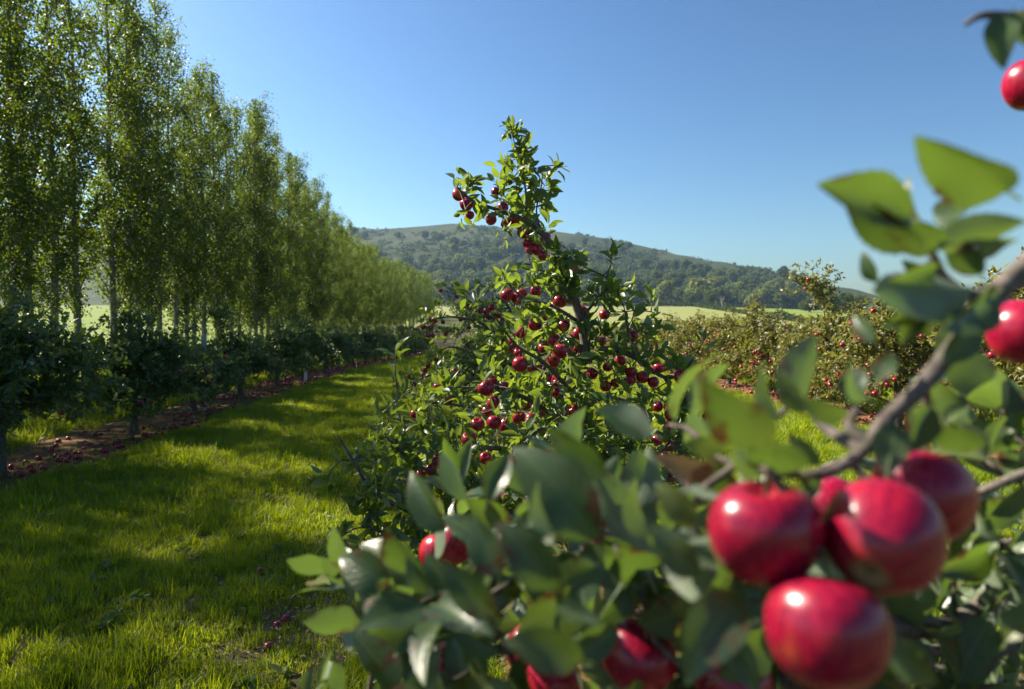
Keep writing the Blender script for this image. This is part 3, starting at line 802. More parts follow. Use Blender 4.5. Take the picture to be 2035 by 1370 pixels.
ap2 = [(467, 668, 24), (467, 710, 16), (435, 480, 13), (382, 522, 14), (440, 567, 16), (465, 520, 13), (508, 470, 15), (520, 445, 14), (535, 427, 12), (578, 393, 14), (545, 405, 11), (567, 195, 17),
       (550, 190, 13), (610, 203, 12), (510, 228, 14), (550, 232, 14), (537, 270, 14), (560, 272, 12), (600, 45, 11), (625, 265, 12), (800, 145, 16), (830, 150, 17), (855, 130, 17), (870, 170, 15),
       (890, 172, 15), (845, 180, 15), (910, 192, 13), (735, 120, 11), (730, 325, 14), (755, 327, 14), (585, 530, 24), (672, 505, 20), (670, 455, 20), (640, 600, 18), (700, 190, 13), (820, 175, 14), (740, 230, 12), (680, 75, 11)]
apples_2 = []
for a in ap2:
    x, y, r = z4(*a); d = float(np.clip(.032 * FPX / r, 4.4, 6.9))
    apples_2.append((*P(x, y, d), 2 * r * d / FPX))
bx_, by_ = P(1040, 985, 6.6)[:2]
detailed_tree('apple_tree', (bx_, by_, float(g(bx_, by_))), limbs_2, apples_2, 'apple tree just behind the middle one, small dark apple clusters reaching left',
              30, (.06, .095), 0, T_mid, M_leaf_mid, rad=.13, stem=False, count=(6, 9), cull=.85)

# ================================================================== the near tree at the right
limbs_n = [
    ([np.array([.98, .62, -.05]), np.array([.96, .64, .5]), np.array([.93, .62, 1.0]), np.array([.88, .60, 1.5]), np.array([.83, .55, 1.95])], .045, .014, 0),
    (px_limb([(2200, 420, .55), (2070, 505, .50), (1995, 570, .475), (1920, 660, .46), (1835, 765, .455), (1762, 835, .45), (1716, 895, .45), (1650, 938, .45), (1592, 946, .45)]), .0085, .0034, 0),
    (px_limb([(1728, 880, .45), (1690, 850, .46), (1702, 815, .47)]), .005, .003, 0),
    (px_limb([(2120, 560, .52), (2016, 560, .48), (1940, 590, .47), (1880, 560, .46), (1850, 500, .45)]), .007, .003, 0),
    (px_limb([(2150, 1000, .75), (1900, 1240, .72), (1600, 1200, .68), (1300, 1160, .66), (1080, 1110, .68), (900, 1060, .72)]), .013, .003, 1.2),
    (px_limb([(2150, 1200, .8), (1800, 1360, .74), (1400, 1330, .68), (1100, 1290, .66), (900, 1300, .70), (740, 1330, .8)]), .012, .003, 1.2),
    (px_limb([(2150, 1000, .8), (1980, 930, .8), (1900, 880, .85), (1850, 860, .9)]), .009, .003, .8),
    (px_limb([(1600, 1200, .68), (1450, 1060, .72), (1380, 980, .78), (1330, 930, .8)]), .007, .003, .7),
    (px_limb([(1716, 895, .45), (1640, 850, .5), (1590, 800, .52), (1540, 830, .55)]), .005, .002, 0),
    (px_limb([(2150, 900, .62), (1990, 960, .62), (1900, 1000, .66)]), .006, .003, 1.3),
    (px_limb([(1592, 946, .45), (1500, 935, .49), (1415, 905, .53)]), .003, .002, .9),
    (px_limb([(1080, 1110, .68), (980, 1180, .62), (900, 1210, .60)]), .004, .002, 1.3),
    (px_limb([(1300, 1160, .66), (1230, 1080, .60), (1150, 1030, .58)]), .004, .002, 1.1),
    (px_limb([(2200, 1300, 1.0), (1800, 1290, 1.0), (1500, 1250, 1.0), (1150, 1200, 1.0), (960, 1150, 1.05)]), .010, .003, 1.2),
    (px_limb([(2200, 1060, 1.1), (1900, 1090, 1.1), (1600, 1090, 1.1), (1350, 1050, 1.1)]), .010, .003, 1.1),
    (px_limb([(2200, 1180, .95), (2000, 1120, .95), (1850, 1080, 1.0)]), .010, .003, 1.0),
    (px_limb([(2120, 60, .5), (2040, 40, .48), (1960, 30, .47), (1918, 48, .47)]), .005, .0018, 0),
    (px_limb([(2100, 1130, .8), (1980, 1180, .85), (1900, 1200, .9), (1820, 1180, .95)]), .009, .003, .7),
]
def near_leaf(bx, by, bd, tx, ty, td, roll=0.0, k=1.0, face=(0, 0, 0)):
    b_, t_ = P(bx, by, bd), P(tx, ty, td)
    a = t_ - b_; L = np.linalg.norm(a)
    view = norm(np.array([0, 0, CAM_H]) - (b_ + t_) / 2)
    n = view - a * (view @ a) / (L * L); n = norm(n)
    s = np.cross(n, norm(a)); n2 = n * math.cos(roll) + s * math.sin(roll)
    return b_, a, n2, L * k
NL = [ # base px,py,depth -> tip px,py,depth, roll
    (2030, 400, .40, 1812, 250, .37, .35), (1845, 445, .42, 1605, 368, .40, -.55), (1860, 500, .42, 1662, 412, .41, .8), (1835, 505, .43, 2030, 425, .42, 2.6),
    (1752, 572, .47, 1700, 503, .47, .9), (1960, 570, .44, 1712, 592, .42, 2.4), (1995, 575, .45, 1855, 655, .42, .5), (1748, 690, .48, 1686, 622, .50, .3),
    (1558, 835, .47, 1612, 666, .50, 2.3), (1605, 835, .46, 1538, 738, .46, .6), (1566, 855, .48, 1484, 726, .50, 2.2), (1545, 905, .40, 1390, 765, .37, .3),
    (1738, 805, .45, 1640, 722, .44, 2.5), (1740, 770, .45, 1775, 690, .46, .5), (1700, 830, .44, 1585, 805, .43, .7), (1785, 825, .44, 1757, 950, .42, .25),
    (1885, 985, .40, 2080, 1130, .38, .2), (1735, 1255, .42, 1890, 1390, .40, .4), (905, 1075, .60, 788, 932, .62, .7),
    (940, 1010, .66, 878, 892, .66, 2.4), (962, 1015, .62, 1014, 884, .64, .4), (1215, 1105, .44, 1015, 866, .44, .35), (1225, 968, .46, 1088, 842, .47, .25),
    (1295, 1090, .48, 1222, 955, .50, 2.5), (1405, 1165, .40, 1288, 1040, .41, .5), (1490, 1150, .42, 1352, 1345, .38, .3), (1005, 1170, .52, 930, 1020, .54, .3),
    (1000, 1120, .55, 1110, 1040, .54, .5), (1455, 890, .46, 1355, 885, .46, .6), (800, 1240, .62, 712, 1222, .62, 2.4), (880, 1255, .6, 935, 1140, .6, .4),
    (630, 1385, .75, 668, 1285, .75, 1.0), (600, 1400, .8, 618, 1320, .8, .4), (690, 1390, .72, 650, 1300, .72, 2.6), (1210, 1110, .46, 1300, 1190, .44, 2.4),
    (1090, 1200, .5, 1200, 1250, .48, .3), (1500, 1150, .44, 1560, 1320, .42, .9), (1520, 945, .44, 1440, 900, .42, 2.4), (1600, 945, .44, 1480, 860, .40, .6),
    (1640, 935, .47, 1560, 860, .48, .4), (1990, 20, .47, 1990, 112, .45, .4), (2010, 10, .47, 2060, 100, .46, .2), (2030, 190, .46, 1990, 275, .44, .5),
    (1860, 560, .46, 1790, 520, .46, .4), (1830, 570, .46, 1800, 690, .45, .6), (1880, 640, .46, 1770, 640, .45, .3), (1700, 820, .47, 1690, 700, .49, .5),
    (1850, 470, .44, 1770, 345, .46, 1.1), (1870, 480, .45, 1955, 320, .47, .9), (1960, 900, .5, 1850, 840, .48, .6), (1990, 1290, .45, 2060, 1180, .45, .3),
    (1420, 1240, .5, 1520, 1380, .46, .5), (1240, 1230, .52, 1120, 1330, .5, .4),
    (1130, 1190, .40, 985, 1040, .39, .5), (1330, 1200, .38, 1180, 1120, .37, 2.5), (1000, 1240, .45, 870, 1120, .44, .3), (1110, 1080, .43, 1040, 960, .44, 2.3), (1400, 1060, .44, 1300, 960, .44, .5),
    (860, 1190, .52, 800, 1110, .52, .6), (1180, 1320, .42, 1010, 1270, .40, .4), (1560, 1210, .40, 1420, 1250, .38, 2.6), (1640, 930, .46, 1560, 1010, .44, .9),
    (1900, 485, .43, 1755, 468, .42, .6), (1880, 525, .44, 1735, 565, .43, .5), (1915, 525, .44, 2020, 465, .43, 2.5), (1850, 520, .45, 1905, 415, .46, .9), (1960, 560, .44, 1875, 465, .43, .4),
    (1905, 605, .45, 1815, 560, .44, 2.2), (1935, 612, .45, 1825, 645, .44, 2.5), (1955, 640, .45, 1880, 725, .44, .6), (1875, 570, .46, 1755, 645, .45, .4), (1860, 795, .47, 1795, 905, .45, .3),
    (1905, 830, .5, 1965, 910, .5, 2.4), (1935, 905, .6, 1912, 800, .6, 1.0), (1968, 908, .62, 1988, 808, .62, 2.2), (2002, 905, .62, 2020, 800, .62, .8), (1870, 850, .55, 1930, 790, .55, .6), (930, 1290, .58, 850, 1360, .56, .4), (1010, 1310, .56, 890, 1230, .58, .5)]
ex = [near_leaf(*q[:6], q[6]) for q in NL]
extra = tuple(np.array([e_[i] for e_ in ex]) for i in range(4))
def near_apple(x, y, r, dia=.068, label=None, rot=None):
    d = dia / 2 * FPX / r
    return (*P(x, y, d), dia, label, rot)
apples_n = [
    near_apple(1520, 1060, 108, .066, 'glossy red apple at the left of the close-up cluster', (.10, -.12, .4)),
    near_apple(1752, 1070, 112, .066, 'glossy red apple with its dull green calyx end showing', (-1.08, 0, -.75)),
    near_apple(1640, 1255, 118, .066, 'dark red apple hanging lowest in the close-up cluster', (.2, .1, 2.0)),
    near_apple(1832, 985, 92, .066, 'red apple half hidden behind the close-up cluster', (.1, .3, 1.0)),
    near_apple(1650, 1010, 62, .066, None), near_apple(2045, 660, 74, .066, 'red apple cut by the right edge above the branch', (.1, .1, 0)), near_apple(2052, 168, 52, .064, 'small apple at the upper right edge', (.1, .1, 0)),
    near_apple(1240, 1065, 58, .066), near_apple(872, 1100, 40, .066), near_apple(1268, 1305, 72, .066), near_apple(905, 1335, 62, .066), near_apple(1455, 1352, 74, .066), near_apple(1052, 1290, 50, .066),
    near_apple(890, 1285, 46, .066), near_apple(1100, 1350, 55, .066), near_apple(905, 1080, 42, .066), near_apple(1340, 1190, 48, .066)]
near = detailed_tree('apple_tree', (.98, .62, 0.0), limbs_n, apples_n, 'blurred near apple tree with big leaves and a cluster of glossy red apples',
                     26, (.070, .100), 300, T_hi, M_leaf_near, rad=.05, lib=A_hi, extra=extra, count=(5, 7), keepz=.3, bare=7, cull=.5)
for i, (b0, b1, d0, d1, x1, y1) in enumerate([(1432, 920, .47, .47, 1290, 925), (1430, 915, .47, .46, 1365, 965)]):
    b_, a, n2, L = near_leaf(b0, b1, d0, x1, y1, d1, .9)
    o = obj('leaf', mesh('leaf', *T_hi[2 + i][:2], M_dead_leaf, True, T_hi[2 + i][2]), near)
    M = Matrix(leaf_frames(a[None], n2[None])[0].tolist()).to_4x4(); M.translation = b_ - np.array([.98, .62, 0])
    o.matrix_local = M @ Matrix.Scale(L, 4); o['label'] = 'withered brown leaf'

# ================================================================== poplar windbreak
def poplar(seed, H):
    global rng
    keep = rng; rng = np.random.default_rng(seed)
    wood, br = Tubes(), Tubes()
    wob = rng.normal(0, .06, (7, 2)); wob[0] = 0
    tz = np.linspace(-.1, H, 7); tp = np.column_stack([wob, tz])
    p, r = smooth_path(tp, np.linspace(.115, .012, 7), 4); r[:2] *= (1.45, 1.15)
    wood.add(p, r, 9, .04)
    pts = []; nb = 66
    for i in range(nb):
        z = 1.6 + (H - 2.2) * (i / nb) ** .95 + rng.uniform(-.2, .2)
        c = np.array([np.interp(z, p[:, 2], p[:, k]) for k in range(3)])
        a = rng.uniform(0, 6.28); L = (3.0 - 2.0 * (z / H) ** 1.6) * rng.uniform(.5, 1.15)
        el = R(rng.uniform(45, 70)); d = np.array([math.cos(a) * math.cos(el), math.sin(a) * math.cos(el), math.sin(el)])
        e1 = c + d * L * .5; e2 = c + d * L * .98 + np.array([0, 0, .12 * L])
        q, qr = smooth_path([c, e1, e2], [.026 * (1 - .6 * z / H), .014, .004], 3); br.add(q, qr, 4)
        n = int(L * 125 * (1.35 - .6 * z / H)); u = rng.uniform(.12, 1, n)
        pp = c + (e2 - c) * u[:, None] + rng.standard_normal((n, 3)) * np.array([.15, .15, .17])
        pts.append(pp)
    n = int(H * 95); zz = rng.uniform(.7, H * .62, n); a = rng.uniform(0, 6.28, n); rr = rng.gamma(2, .11, n)
    pts.append(np.column_stack([np.cos(a) * rr, np.sin(a) * rr, zz]))
    n = 260; zz = H - rng.gamma(1.6, .5, n); pts.append(np.column_stack([rng.normal(0, .12, n), rng.normal(0, .12, n), zz]))
    pts = np.vstack(pts); n = len(pts)
    # thin the foliage into clumps and gaps
    f = np.sin(pts[:, 0] * 5.3 + pts[:, 2] * 2.1 + seed) + np.sin(pts[:, 1] * 4.7 - pts[:, 2] * 3.3) + np.sin(pts[:, 2] * 6.1 + pts[:, 0] * 3)
    pts = pts[f + rng.normal(0, .9, n) > -.95]; n = len(pts)
    dr = rng.standard_normal((n, 3)) + np.array([0, 0, -.5]); nm = rng.standard_normal((n, 3))
    res = (wood.mesh('trunk', M_bark_pop), br.mesh('limb', M_bark_pop), leaf_cloud('crown', pts, dr, nm, rng.uniform(.07, .115, n), T_pop, M_leaf_poplar))
    rng = keep
    print('poplar leaves', n)
    return res
pops = [poplar(300 + i, h) for i, h in enumerate((14.8, 13.9, 15.4, 14.2, 15.0))]
POP_X = -13.6
keep_rng = rng; rng = np.random.default_rng(77)
y = 4.0; k = 0
while y < 178:
    v = pops[rng.integers(5)]; x = POP_X + rng.normal(0, .22)
    e = empty('poplar_tree', (x, y, float(g(x, y)))); s = rng.uniform(.92, 1.07)
    s *= float(np.interp(y, [0, 42, 62, 95, 178], [1, 1, .86, .76, .74])); e.scale = (s * 1.08, s * 1.08, s * rng.uniform(.90, 1.03)); e.rotation_euler = (rng.normal(0, .012), rng.normal(0, .012), rng.uniform(0, 6.28))
    kf = len([1 for q in bpy.data.objects if q.name.startswith('poplar_tree') and q.location.y > 19.0]) - 1
    lab = 'poplar before the left edge of the windbreak, shading the grass' if y <= 19.0 else (f'{(ORD + ORD2)[kf]} poplar trunk from the left edge of the windbreak' if kf < 20 else 'slender poplar far along the windbreak where the crowns merge')
    tag(e, lab, 'poplar', 'poplars of the windbreak row')
    obj('trunk', v[0], e); obj('limb', v[1], e)['kind'] = 'stuff'; obj('crown', v[2], e)
    y += (rng.uniform(.9, 1.3) if y < 12 or rng.random() > .08 else rng.uniform(1.7, 2.1)) * (1 if y < 60 else 1.2); k += 1

rng = keep_rng
# ================================================================== far trees, hedges, wooded hill
def far_tree(seed, mat, n=1500, lumps=9, tall=1.0, leaf=(.08, .13)):
    """unit tree about 1 wide and 1.1 tall"""
    global rng
    keep = rng; rng = np.random.default_rng(seed)
    c = rng.standard_normal((lumps, 3)); c = norm(c) * rng.uniform(.12, .34, (lumps, 1)) * (1, 1, .8); c[:, 2] = c[:, 2] * tall + .56 * tall
    rad = rng.uniform(.15, .27, lumps)
    k = rng.integers(0, lumps, n); d = norm(rng.standard_normal((n, 3)))
    pos = c[k] + d * (rad[k] * rng.uniform(.7, 1.06, n) ** .6)[:, None]
    keepm = pos[:, 2] > .10; pos, d = pos[keepm], d[keepm]; n = len(pos)
    nm = norm(d + .6 * rng.standard_normal((n, 3))); dr = rng.standard_normal((n, 3))
    t = Tubes(); t.add(*smooth_path([(0, 0, -.08), (.01, 0, .2), (0, .01, .5 * tall)], [.045, .032, .012], 3), sides=6)
    for q in range(3):
        j = rng.integers(lumps); t.add(*smooth_path([(0, 0, .22), c[j] * (.5, .5, .8), c[j]], [.02, .014, .006], 3), sides=4)
    res = (t.mesh('trunk', M_bark), leaf_cloud('crown', pos, dr, nm, rng.uniform(*leaf, n), T_clump, mat))
    rng = keep
    return res
woods = [far_tree(400 + i, M_leaf_wood, 1300, 8 + i, tl) for i, tl in enumerate((1.0, .85, 1.15, .95, .9))]
limes = [far_tree(420 + i, M_leaf_lime, 1500, 11, tl) for i, tl in enumerate((1.05, .9))]
near_far = [far_tree(440 + i, M_leaf_wood, 5000, 13, tl, (.035, .065)) for i, tl in enumerate((1.0, .8, 1.1))]

def put_tree(lib, x, y, z, s, label, group, name='tree', sz=None, parts=True):
    v = lib[rng.integers(len(lib))]
    e = empty(name, (x, y, z)); e.scale = (s, s, (sz or s)); e.rotation_euler = (0, 0, rng.uniform(0, 6.28))
    tag(e, label, 'tree', group)
    obj('trunk', v[0], e); obj('crown', v[1], e)
    return e

cnt = 0
hills = []
tries = 0
while cnt < 285 and tries < 20000:
    tries += 1
    px = rng.uniform(655, 1600); t = rng.uniform(0, 1) ** 1.25 * .80
    Y = 435 + t * 440; X = (px - 960) / FPX * Y
    top = ridge(np.array([X]))[0]
    if top < 16: continue
    if t > .5 and rng.random() < (t - .5) * 2.6: continue
    f = math.sin(X * .033 + .7) + math.sin(Y * .027 + X * .011) + .8 * math.sin(X * .09 - Y * .06)
    if f < -.55 or (t > .5 and px > 1250): continue
    if any((X - a) ** 2 + (Y - b_) ** 2 < 6.0 ** 2 for a, b_ in hills): continue
    hills.append((X, Y))
    z = float(hill_z(np.array([X]), np.array([Y]))[0])
    s = rng.uniform(10.5, 16) * (1 - .3 * t) * float(np.clip((top - 10) / 70, .5, 1))
    pale = rng.random() < .14
    put_tree(limes if pale else woods, X, Y, z - .5, s, ('pale' if pale else 'dark') + ' rounded tree in the wood ' + ('high on the far hillside' if t > .45 else 'halfway up the far hillside' if t > .2 else 'along the foot of the far hill'), 'trees of the hillside wood', 'woodland_tree')
    cnt += 1
# scrub between and above them, one mass
n = 6400
pxs = rng.uniform(560, 1640, n); t = rng.uniform(0, 1, n) ** .9
Y = 432 + t * 470; X = (pxs - 960) / FPX * Y
f = np.sin(X * .04 + 1.1) + np.sin(Y * .035 + X * .02) + .9 * np.sin(X * .11 - Y * .05) + rng.normal(0, .5, n)
ok = (f > np.where(t > .62, .2 + (t - .62) * 4.0, -2.0)) & (ridge(X) > 14)
X, Y, t = X[ok], Y[ok], t[ok]
Z = hill_z(X, Y)
bs = rng.uniform(1.6, 5.6, len(X)) * (1 - .45 * t) * np.clip((ridge(X) - 8) / 60, .45, 1)
kk = 14
pos = np.repeat(np.stack([X, Y, Z], -1), kk, 0); d = norm(rng.standard_normal((len(pos), 3))); d[:, 2] = np.abs(d[:, 2])
sz = np.repeat(bs, kk)
pos = pos + d * sz[:, None] * rng.uniform(.5, 1, (len(pos), 1)) * (1, 1, .9)
sc_me = leaf_cloud('scrub', pos, rng.standard_normal(pos.shape), norm(d + .5 * rng.standard_normal(pos.shape)), sz * rng.uniform(.5, .85, len(pos)), T_clump, M_leaf_scrub)
tag(obj('hillside_scrub', sc_me), 'dark scrub and bushes covering the far hillside', 'scrub', kind='stuff')

# trees one can single out at the foot of the hill
def at_foot(px, py_base, Yd, h, wdt, lib, label, name='broadleaf_tree'):
    X = (px - 960) / FPX * Yd
    z = float(g(X, Yd)) if Yd < 430 else float(hill_z(np.array([X]), np.array([Yd]))[0])
    e = put_tree(lib, X, Yd, z, wdt, label, None, name, h / 1.05)
    return e
at_foot(1395, 0, 425, 21, 20, limes, 'big pale yellow-green tree at the foot of the hill')
at_foot(1322, 0, 428, 17, 14, limes, 'grey-green round tree left of the big pale tree below the hill')
at_foot(1375, 0, 380, 8, 10, woods, 'low dark bush below the big pale tree at the field edge', 'bush')
at_foot(1415, 0, 370, 9, 9, woods, 'low round bush at the corner of the green field', 'bush')
at_foot(1300, 0, 395, 7, 9, woods, 'dark bush at the top of the tan field', 'bush')
at_foot(1245, 0, 398, 8, 12, woods, 'wide dark bush right of the middle apple tree at the field top', 'bush')
at_foot(1500, 0, 390, 9, 9, limes, 'pale bush by the hedge of the green field', 'bush')
at_foot(1560, 0, 400, 10, 13, woods, 'dark bush beyond the tall apple leader', 'bush')
at_foot(1655, 0, 230, 10.5, 10, near_far, 'rounded green tree at the far side of the green field')
at_foot(1690, 0, 235, 9.5, 9, near_far, 'middle tree of the clump beyond the sunlit row')
at_foot(1722, 0, 240, 7.5, 8, near_far, 'lowest tree of the clump beyond the sunlit row')
at_foot(1620, 0, 235, 7, 8, near_far, 'small tree starting the clump beyond the sunlit row')
at_foot(1790, 0, 250, 6, 12, near_far, 'low wide tree behind the near branch at the far field edge')
at_foot(1000, 0, 105, 5.5, 6, near_far, 'bushy green tree between the poplar row and the middle apple tree')
at_foot(930, 0, 128, 6.0, 7, near_far, 'bushy tree at the far end of the poplar row')
at_foot(968, 0, 150, 6.5, 9, near_far, 'broad bush in the field behind the middle apple tree')
# a bare grey tree by the field
t = Tubes()
for a in range(9):
    th = a * .7; t.add(*smooth_path([(0, 0, 0 if a == 0 else 2.2), (math.cos(th) * .5, math.sin(th) * .5, 4.2), (math.cos(th) * 1.7, math.sin(th) * 1.7, 6.2 + (a % 3))], [.34 if a == 0 else .2, .15, .06], 3), sides=5)
M_bare = plain('bleached_wood', (.24, .22, .20), (.36, .34, .32), 2)
X = (1440 - 960) / FPX * 330
e = empty('bare_tree', (X, 330, float(g(X, 330)))); tag(e, 'bleached bare tree standing alone before the hillside wood', 'tree'); e.scale = (.7, .7, .7); obj('branches', t.mesh('branches', M_bare), e)

def hedge(p0, p1, h, wd, n, label, mat=M_leaf_scrub, leaf=(.25, .5)):
    p0, p1 = np.array(p0, float), np.array(p1, float)
    u = rng.random(n); c = p0 + (p1 - p0) * u[:, None]
    hh = h * (.75 + .25 * np.sin(u * 37) + .15 * np.sin(u * 91))
    x = c[:, 0] + rng.normal(0, wd * .4, n); yv = c[:, 1] + rng.normal(0, wd * .4, n)
    z = g(x, yv) + rng.uniform(0, 1, n) ** .7 * hh
    me = leaf_cloud('hedge', np.stack([x, yv, z], -1), rng.standard_normal((n, 3)), rng.standard_normal((n, 3)) + (0, -.5, .5), rng.uniform(*leaf, n), T_clump, mat)
    return tag(obj('hedge', me), label, 'hedge')
hedge((-30, 111), (66, 110), 1.1, .8, 3600, 'low dark hedge along the near edge of the tan field')
hedge((66, 110), (240, 112), 1.2, .8, 3600, 'low hedge along the near edge of the green field')
hedge((64, 112), (113, 360), 1.8, 1.2, 5000, 'hedge dividing the tan field from the green field', leaf=(.4, .8))
hedge((-60, 352), (113, 354), 3.2, 2, 4200, 'tall dark hedge at the top of the tan field below the hill', leaf=(.5, 1.0))
hedge((113, 390), (430, 404), 3.2, 2, 4200, 'tall hedge at the top of the green field', leaf=(.5, 1.0))

# ================================================================== windfalls
def by_trunk(y): return f'red windfall apple on the soil by the {ORD[min(11, int(np.argmin(np.abs(np.array(left_y) - y))))]} trunk of the shaded row'
def windfall(x, y, label, group, lib, dia=None):
    o = obj('apple', lib[rng.integers(len(lib))]); d = dia or rng.uniform(.056, .07)
    o.location = (x, y, float(g(x, y)) + .02 + d * .36); o.scale = (d,) * 3
    o.rotation_euler = rng.uniform(0, 6.28, 3)
    o.name = 'windfall_apple'
    return tag(o, label, 'apple', group)
spots = []
def free(x, y, dd=.062):
    if any(abs(x - a) < dd and (x - a) ** 2 + (y - b_) ** 2 < dd * dd for a, b_ in spots): return False
    spots.append((x, y)); return True
# clusters seen in the photograph (pixel on the ground -> place)
def ground_at(px, py):
    d = CAM_H * FPX / (py - 640)
    for _ in range(6):
        q = P(px, py, 1.0) - np.array([0, 0, CAM_H]); s = (float(g(q[0] * d, q[1] * d)) + .03 - CAM_H) / q[2]; d = s
    return q[0] * d, q[1] * d
seen = [(100, 1038), (170, 1095), (205, 1100), (232, 997), (270, 1035), (298, 1065), (392, 1042), (350, 958), (463, 885), (505, 843), (530, 800), (618, 780), (505, 938), (548, 950), (530, 968), (570, 972), (603, 978), (605, 915), (643, 890),
        (685, 910), (725, 912), (645, 952), (710, 952), (767, 872), (770, 815), (808, 832), (765, 722), (563, 1030), (1040, 820), (1075, 800), (1072, 850), (1115, 842), (915, 830), (930, 888), (960, 890), (998, 885), (1195, 765), (1285, 825),
        (1300, 740), (1330, 742), (1370, 752), (1425, 738), (1473, 733), (1368, 658), (1480, 682), (1510, 650), (1545, 680), (1590, 678), (1620, 680), (1580, 645), (1670, 640), (1672, 604), (1745, 625), (1783, 628), (1800, 664), (1862, 600), (1855, 550), (860, 742), (912, 738)]
nw = 0
for a, b_ in seen:
    x, y = ground_at(a * 420 / 1918, 700 + b_ * 300 / 1370 + 4)
    if free(x, y, .05): windfall(x, y, by_trunk(y), 'windfalls under the shaded row', W_mid, .066); nw += 1
while nw < 285:
    y = 9 + 22 * rng.random() ** .8; x = ROW_L + np.clip(rng.normal(.05, .36), -.8, .62)
    if y < 12 and rng.random() < .6: continue
    if free(x, y): windfall(x, y, by_trunk(y), 'windfalls under the shaded row', W_lo); nw += 1
for i, (a, b_, lab) in enumerate([(515, 1131, 'lone red windfall apple lying in the middle of the grass'), (567, 1226, 'pinkish windfall apple in the grass near the blurred leaves'), (552, 1238, 'half hidden windfall beside a pinkish one in the grass'),
                                  (810, 1155, 'windfall apple on the soil edge under the near branch'), (772, 1213, 'windfall apple almost covered by the nearest leaves'), (533, 1280, 'dark rotting windfall on the worn bare patch')]):
    x, y = ground_at(a, b_); windfall(x, y, lab, 'windfalls in the grass', W_mid, .052).location.z -= .024
def windfall_mass(label, n, xf, y0, y1, name='windfall_apples'):
    x = xf(n); y = rng.uniform(y0, y1, n); me0 = A_far
    tv = np.array([v.co for v in me0.vertices]); tf = np.array([list(p.vertices) for p in me0.polygons])
    d = rng.uniform(.054, .07, n)
    from mathutils import Euler
    Vs = []
    for i in range(n):
        Rm = np.array(Euler(rng.uniform(0, 6.28, 3)).to_matrix()); Vs.append(tv @ Rm.T * d[i] + (x[i], y[i], float(g(x[i], y[i])) + .02 + .36 * d[i]))
    F = (tf[None] + (np.arange(n) * len(tv))[:, None, None]).reshape(-1, 4)
    tag(obj(name, mesh(name, np.vstack(Vs), F, M_windfall)), label, 'apples', kind='stuff')
windfall_mass('carpet of red windfall apples along the far shaded row', 3400, lambda n: ROW_L + np.clip(rng.normal(.1, .4, n), -.85, .68), 17, 60)
windfall_mass('red windfall apples strewn beneath the sunlit row', 650, lambda n: ROW_R + np.clip(rng.normal(-.05, .4, n), -.7, .75), 8, 34)
windfall_mass('red windfall apples beneath the middle row', 260, lambda n: ROW_C + .1 + np.clip(rng.normal(0, .3, n), -.5, .6), 3.6, 30)

# ================================================================== fallen leaves
def litter(name, label, n, xf, yf, size=(.03, .06)):
    x, yv = xf(n), yf(n)
    me = leaf_cloud(name, np.stack([x, yv, g(x, yv) + .03], -1), rng.standard_normal((n, 3)) * (1, 1, .25), np.array([0, 0, 1.]) + .35 * rng.standard_normal((n, 3)), rng.uniform(*size, n), T_lo, M_litter)
    tag(obj(name, me), label, 'leaves', kind='stuff')
M_litter = leaf_material('dry_litter', [(.10, .06, .028), (.30, .21, .09), (.42, .32, .16), (.22, .13, .05), (.16, .16, .05)], (.3, .2, .05), .15, .8, .2)
litter('leaf_litter', 'dry fallen leaves and straw on the soil of the shaded row', 4200, lambda n: rng.uniform(-5.95, -4.35, n), lambda n: 5.5 + 26 * rng.random(n) ** 1.3)
litter('leaf_litter', 'dry fallen leaves on the worn patch of the grass alley', 900, lambda n: -1.0 + rng.normal(0, .35, n), lambda n: 2.7 + np.abs(rng.normal(0, 1.6, n)), (.015, .04))
litter('leaf_litter', 'dry fallen leaves beneath the middle row', 900, lambda n: rng.uniform(-.3, 1.1, n), lambda n: rng.uniform(2.2, 10, n))

# ================================================================== grass
def blade_clump(seed, nb, rad, h):
    rs = np.random.default_rng(seed); V, F, rn = [], [], []
    for i in range(nb):
        a = rs.uniform(0, 6.28); r0 = rad * rs.random() ** .5
        b0 = np.array([math.cos(a) * r0, math.sin(a) * r0, -.01])
        L = h * rs.uniform(.45, 1.15); la = rs.uniform(0, 6.28); ln = rs.uniform(.1, .75)
        side = np.array([math.cos(la + 1.57), math.sin(la + 1.57), 0]); out_ = np.array([math.cos(la), math.sin(la), 0])
        wd = rs.uniform(.0016, .0032)
        k = len(V); q = rs.random()
        for t, wv in ((0, 1), (.4, .9), (.75, .6)):
            c = b0 + np.array([0, 0, L * t * (1 - .35 * ln * t)]) + out_ * ln * L * t * t
            V += [c - side * wd * wv, c + side * wd * wv]; rn += [q * .5, q * .5]
        V.append(b0 + np.array([0, 0, L * (1 - .35 * ln)]) + out_ * ln * L); rn.append(q * .5)
        F += [(k, k + 1, k + 3, k + 2), (k + 2, k + 3, k + 5, k + 4)]; F += [(k + 4, k + 5, k + 6, k + 6)]
    F4 = np.array([f for f in F if f[2] != f[3]]); F3 = np.array([f[:3] for f in F if f[2] == f[3]])
    return mesh('grass_clump', np.array(V), [F4, F3], M_grass, True, None, np.array(rn))
clumps = bpy.data.collections.new('grass_clumps')
for i in range(8):
    clumps.objects.link(bpy.data.objects.new('grass_clump', blade_clump(500 + i, (34, 30, 26, 38, 30, 34, 20, 44)[i], (.05, .06, .05, .07, .06, .05, .04, .08)[i], (.075, .09, .065, .08, .10, .07, .13, .06)[i])))

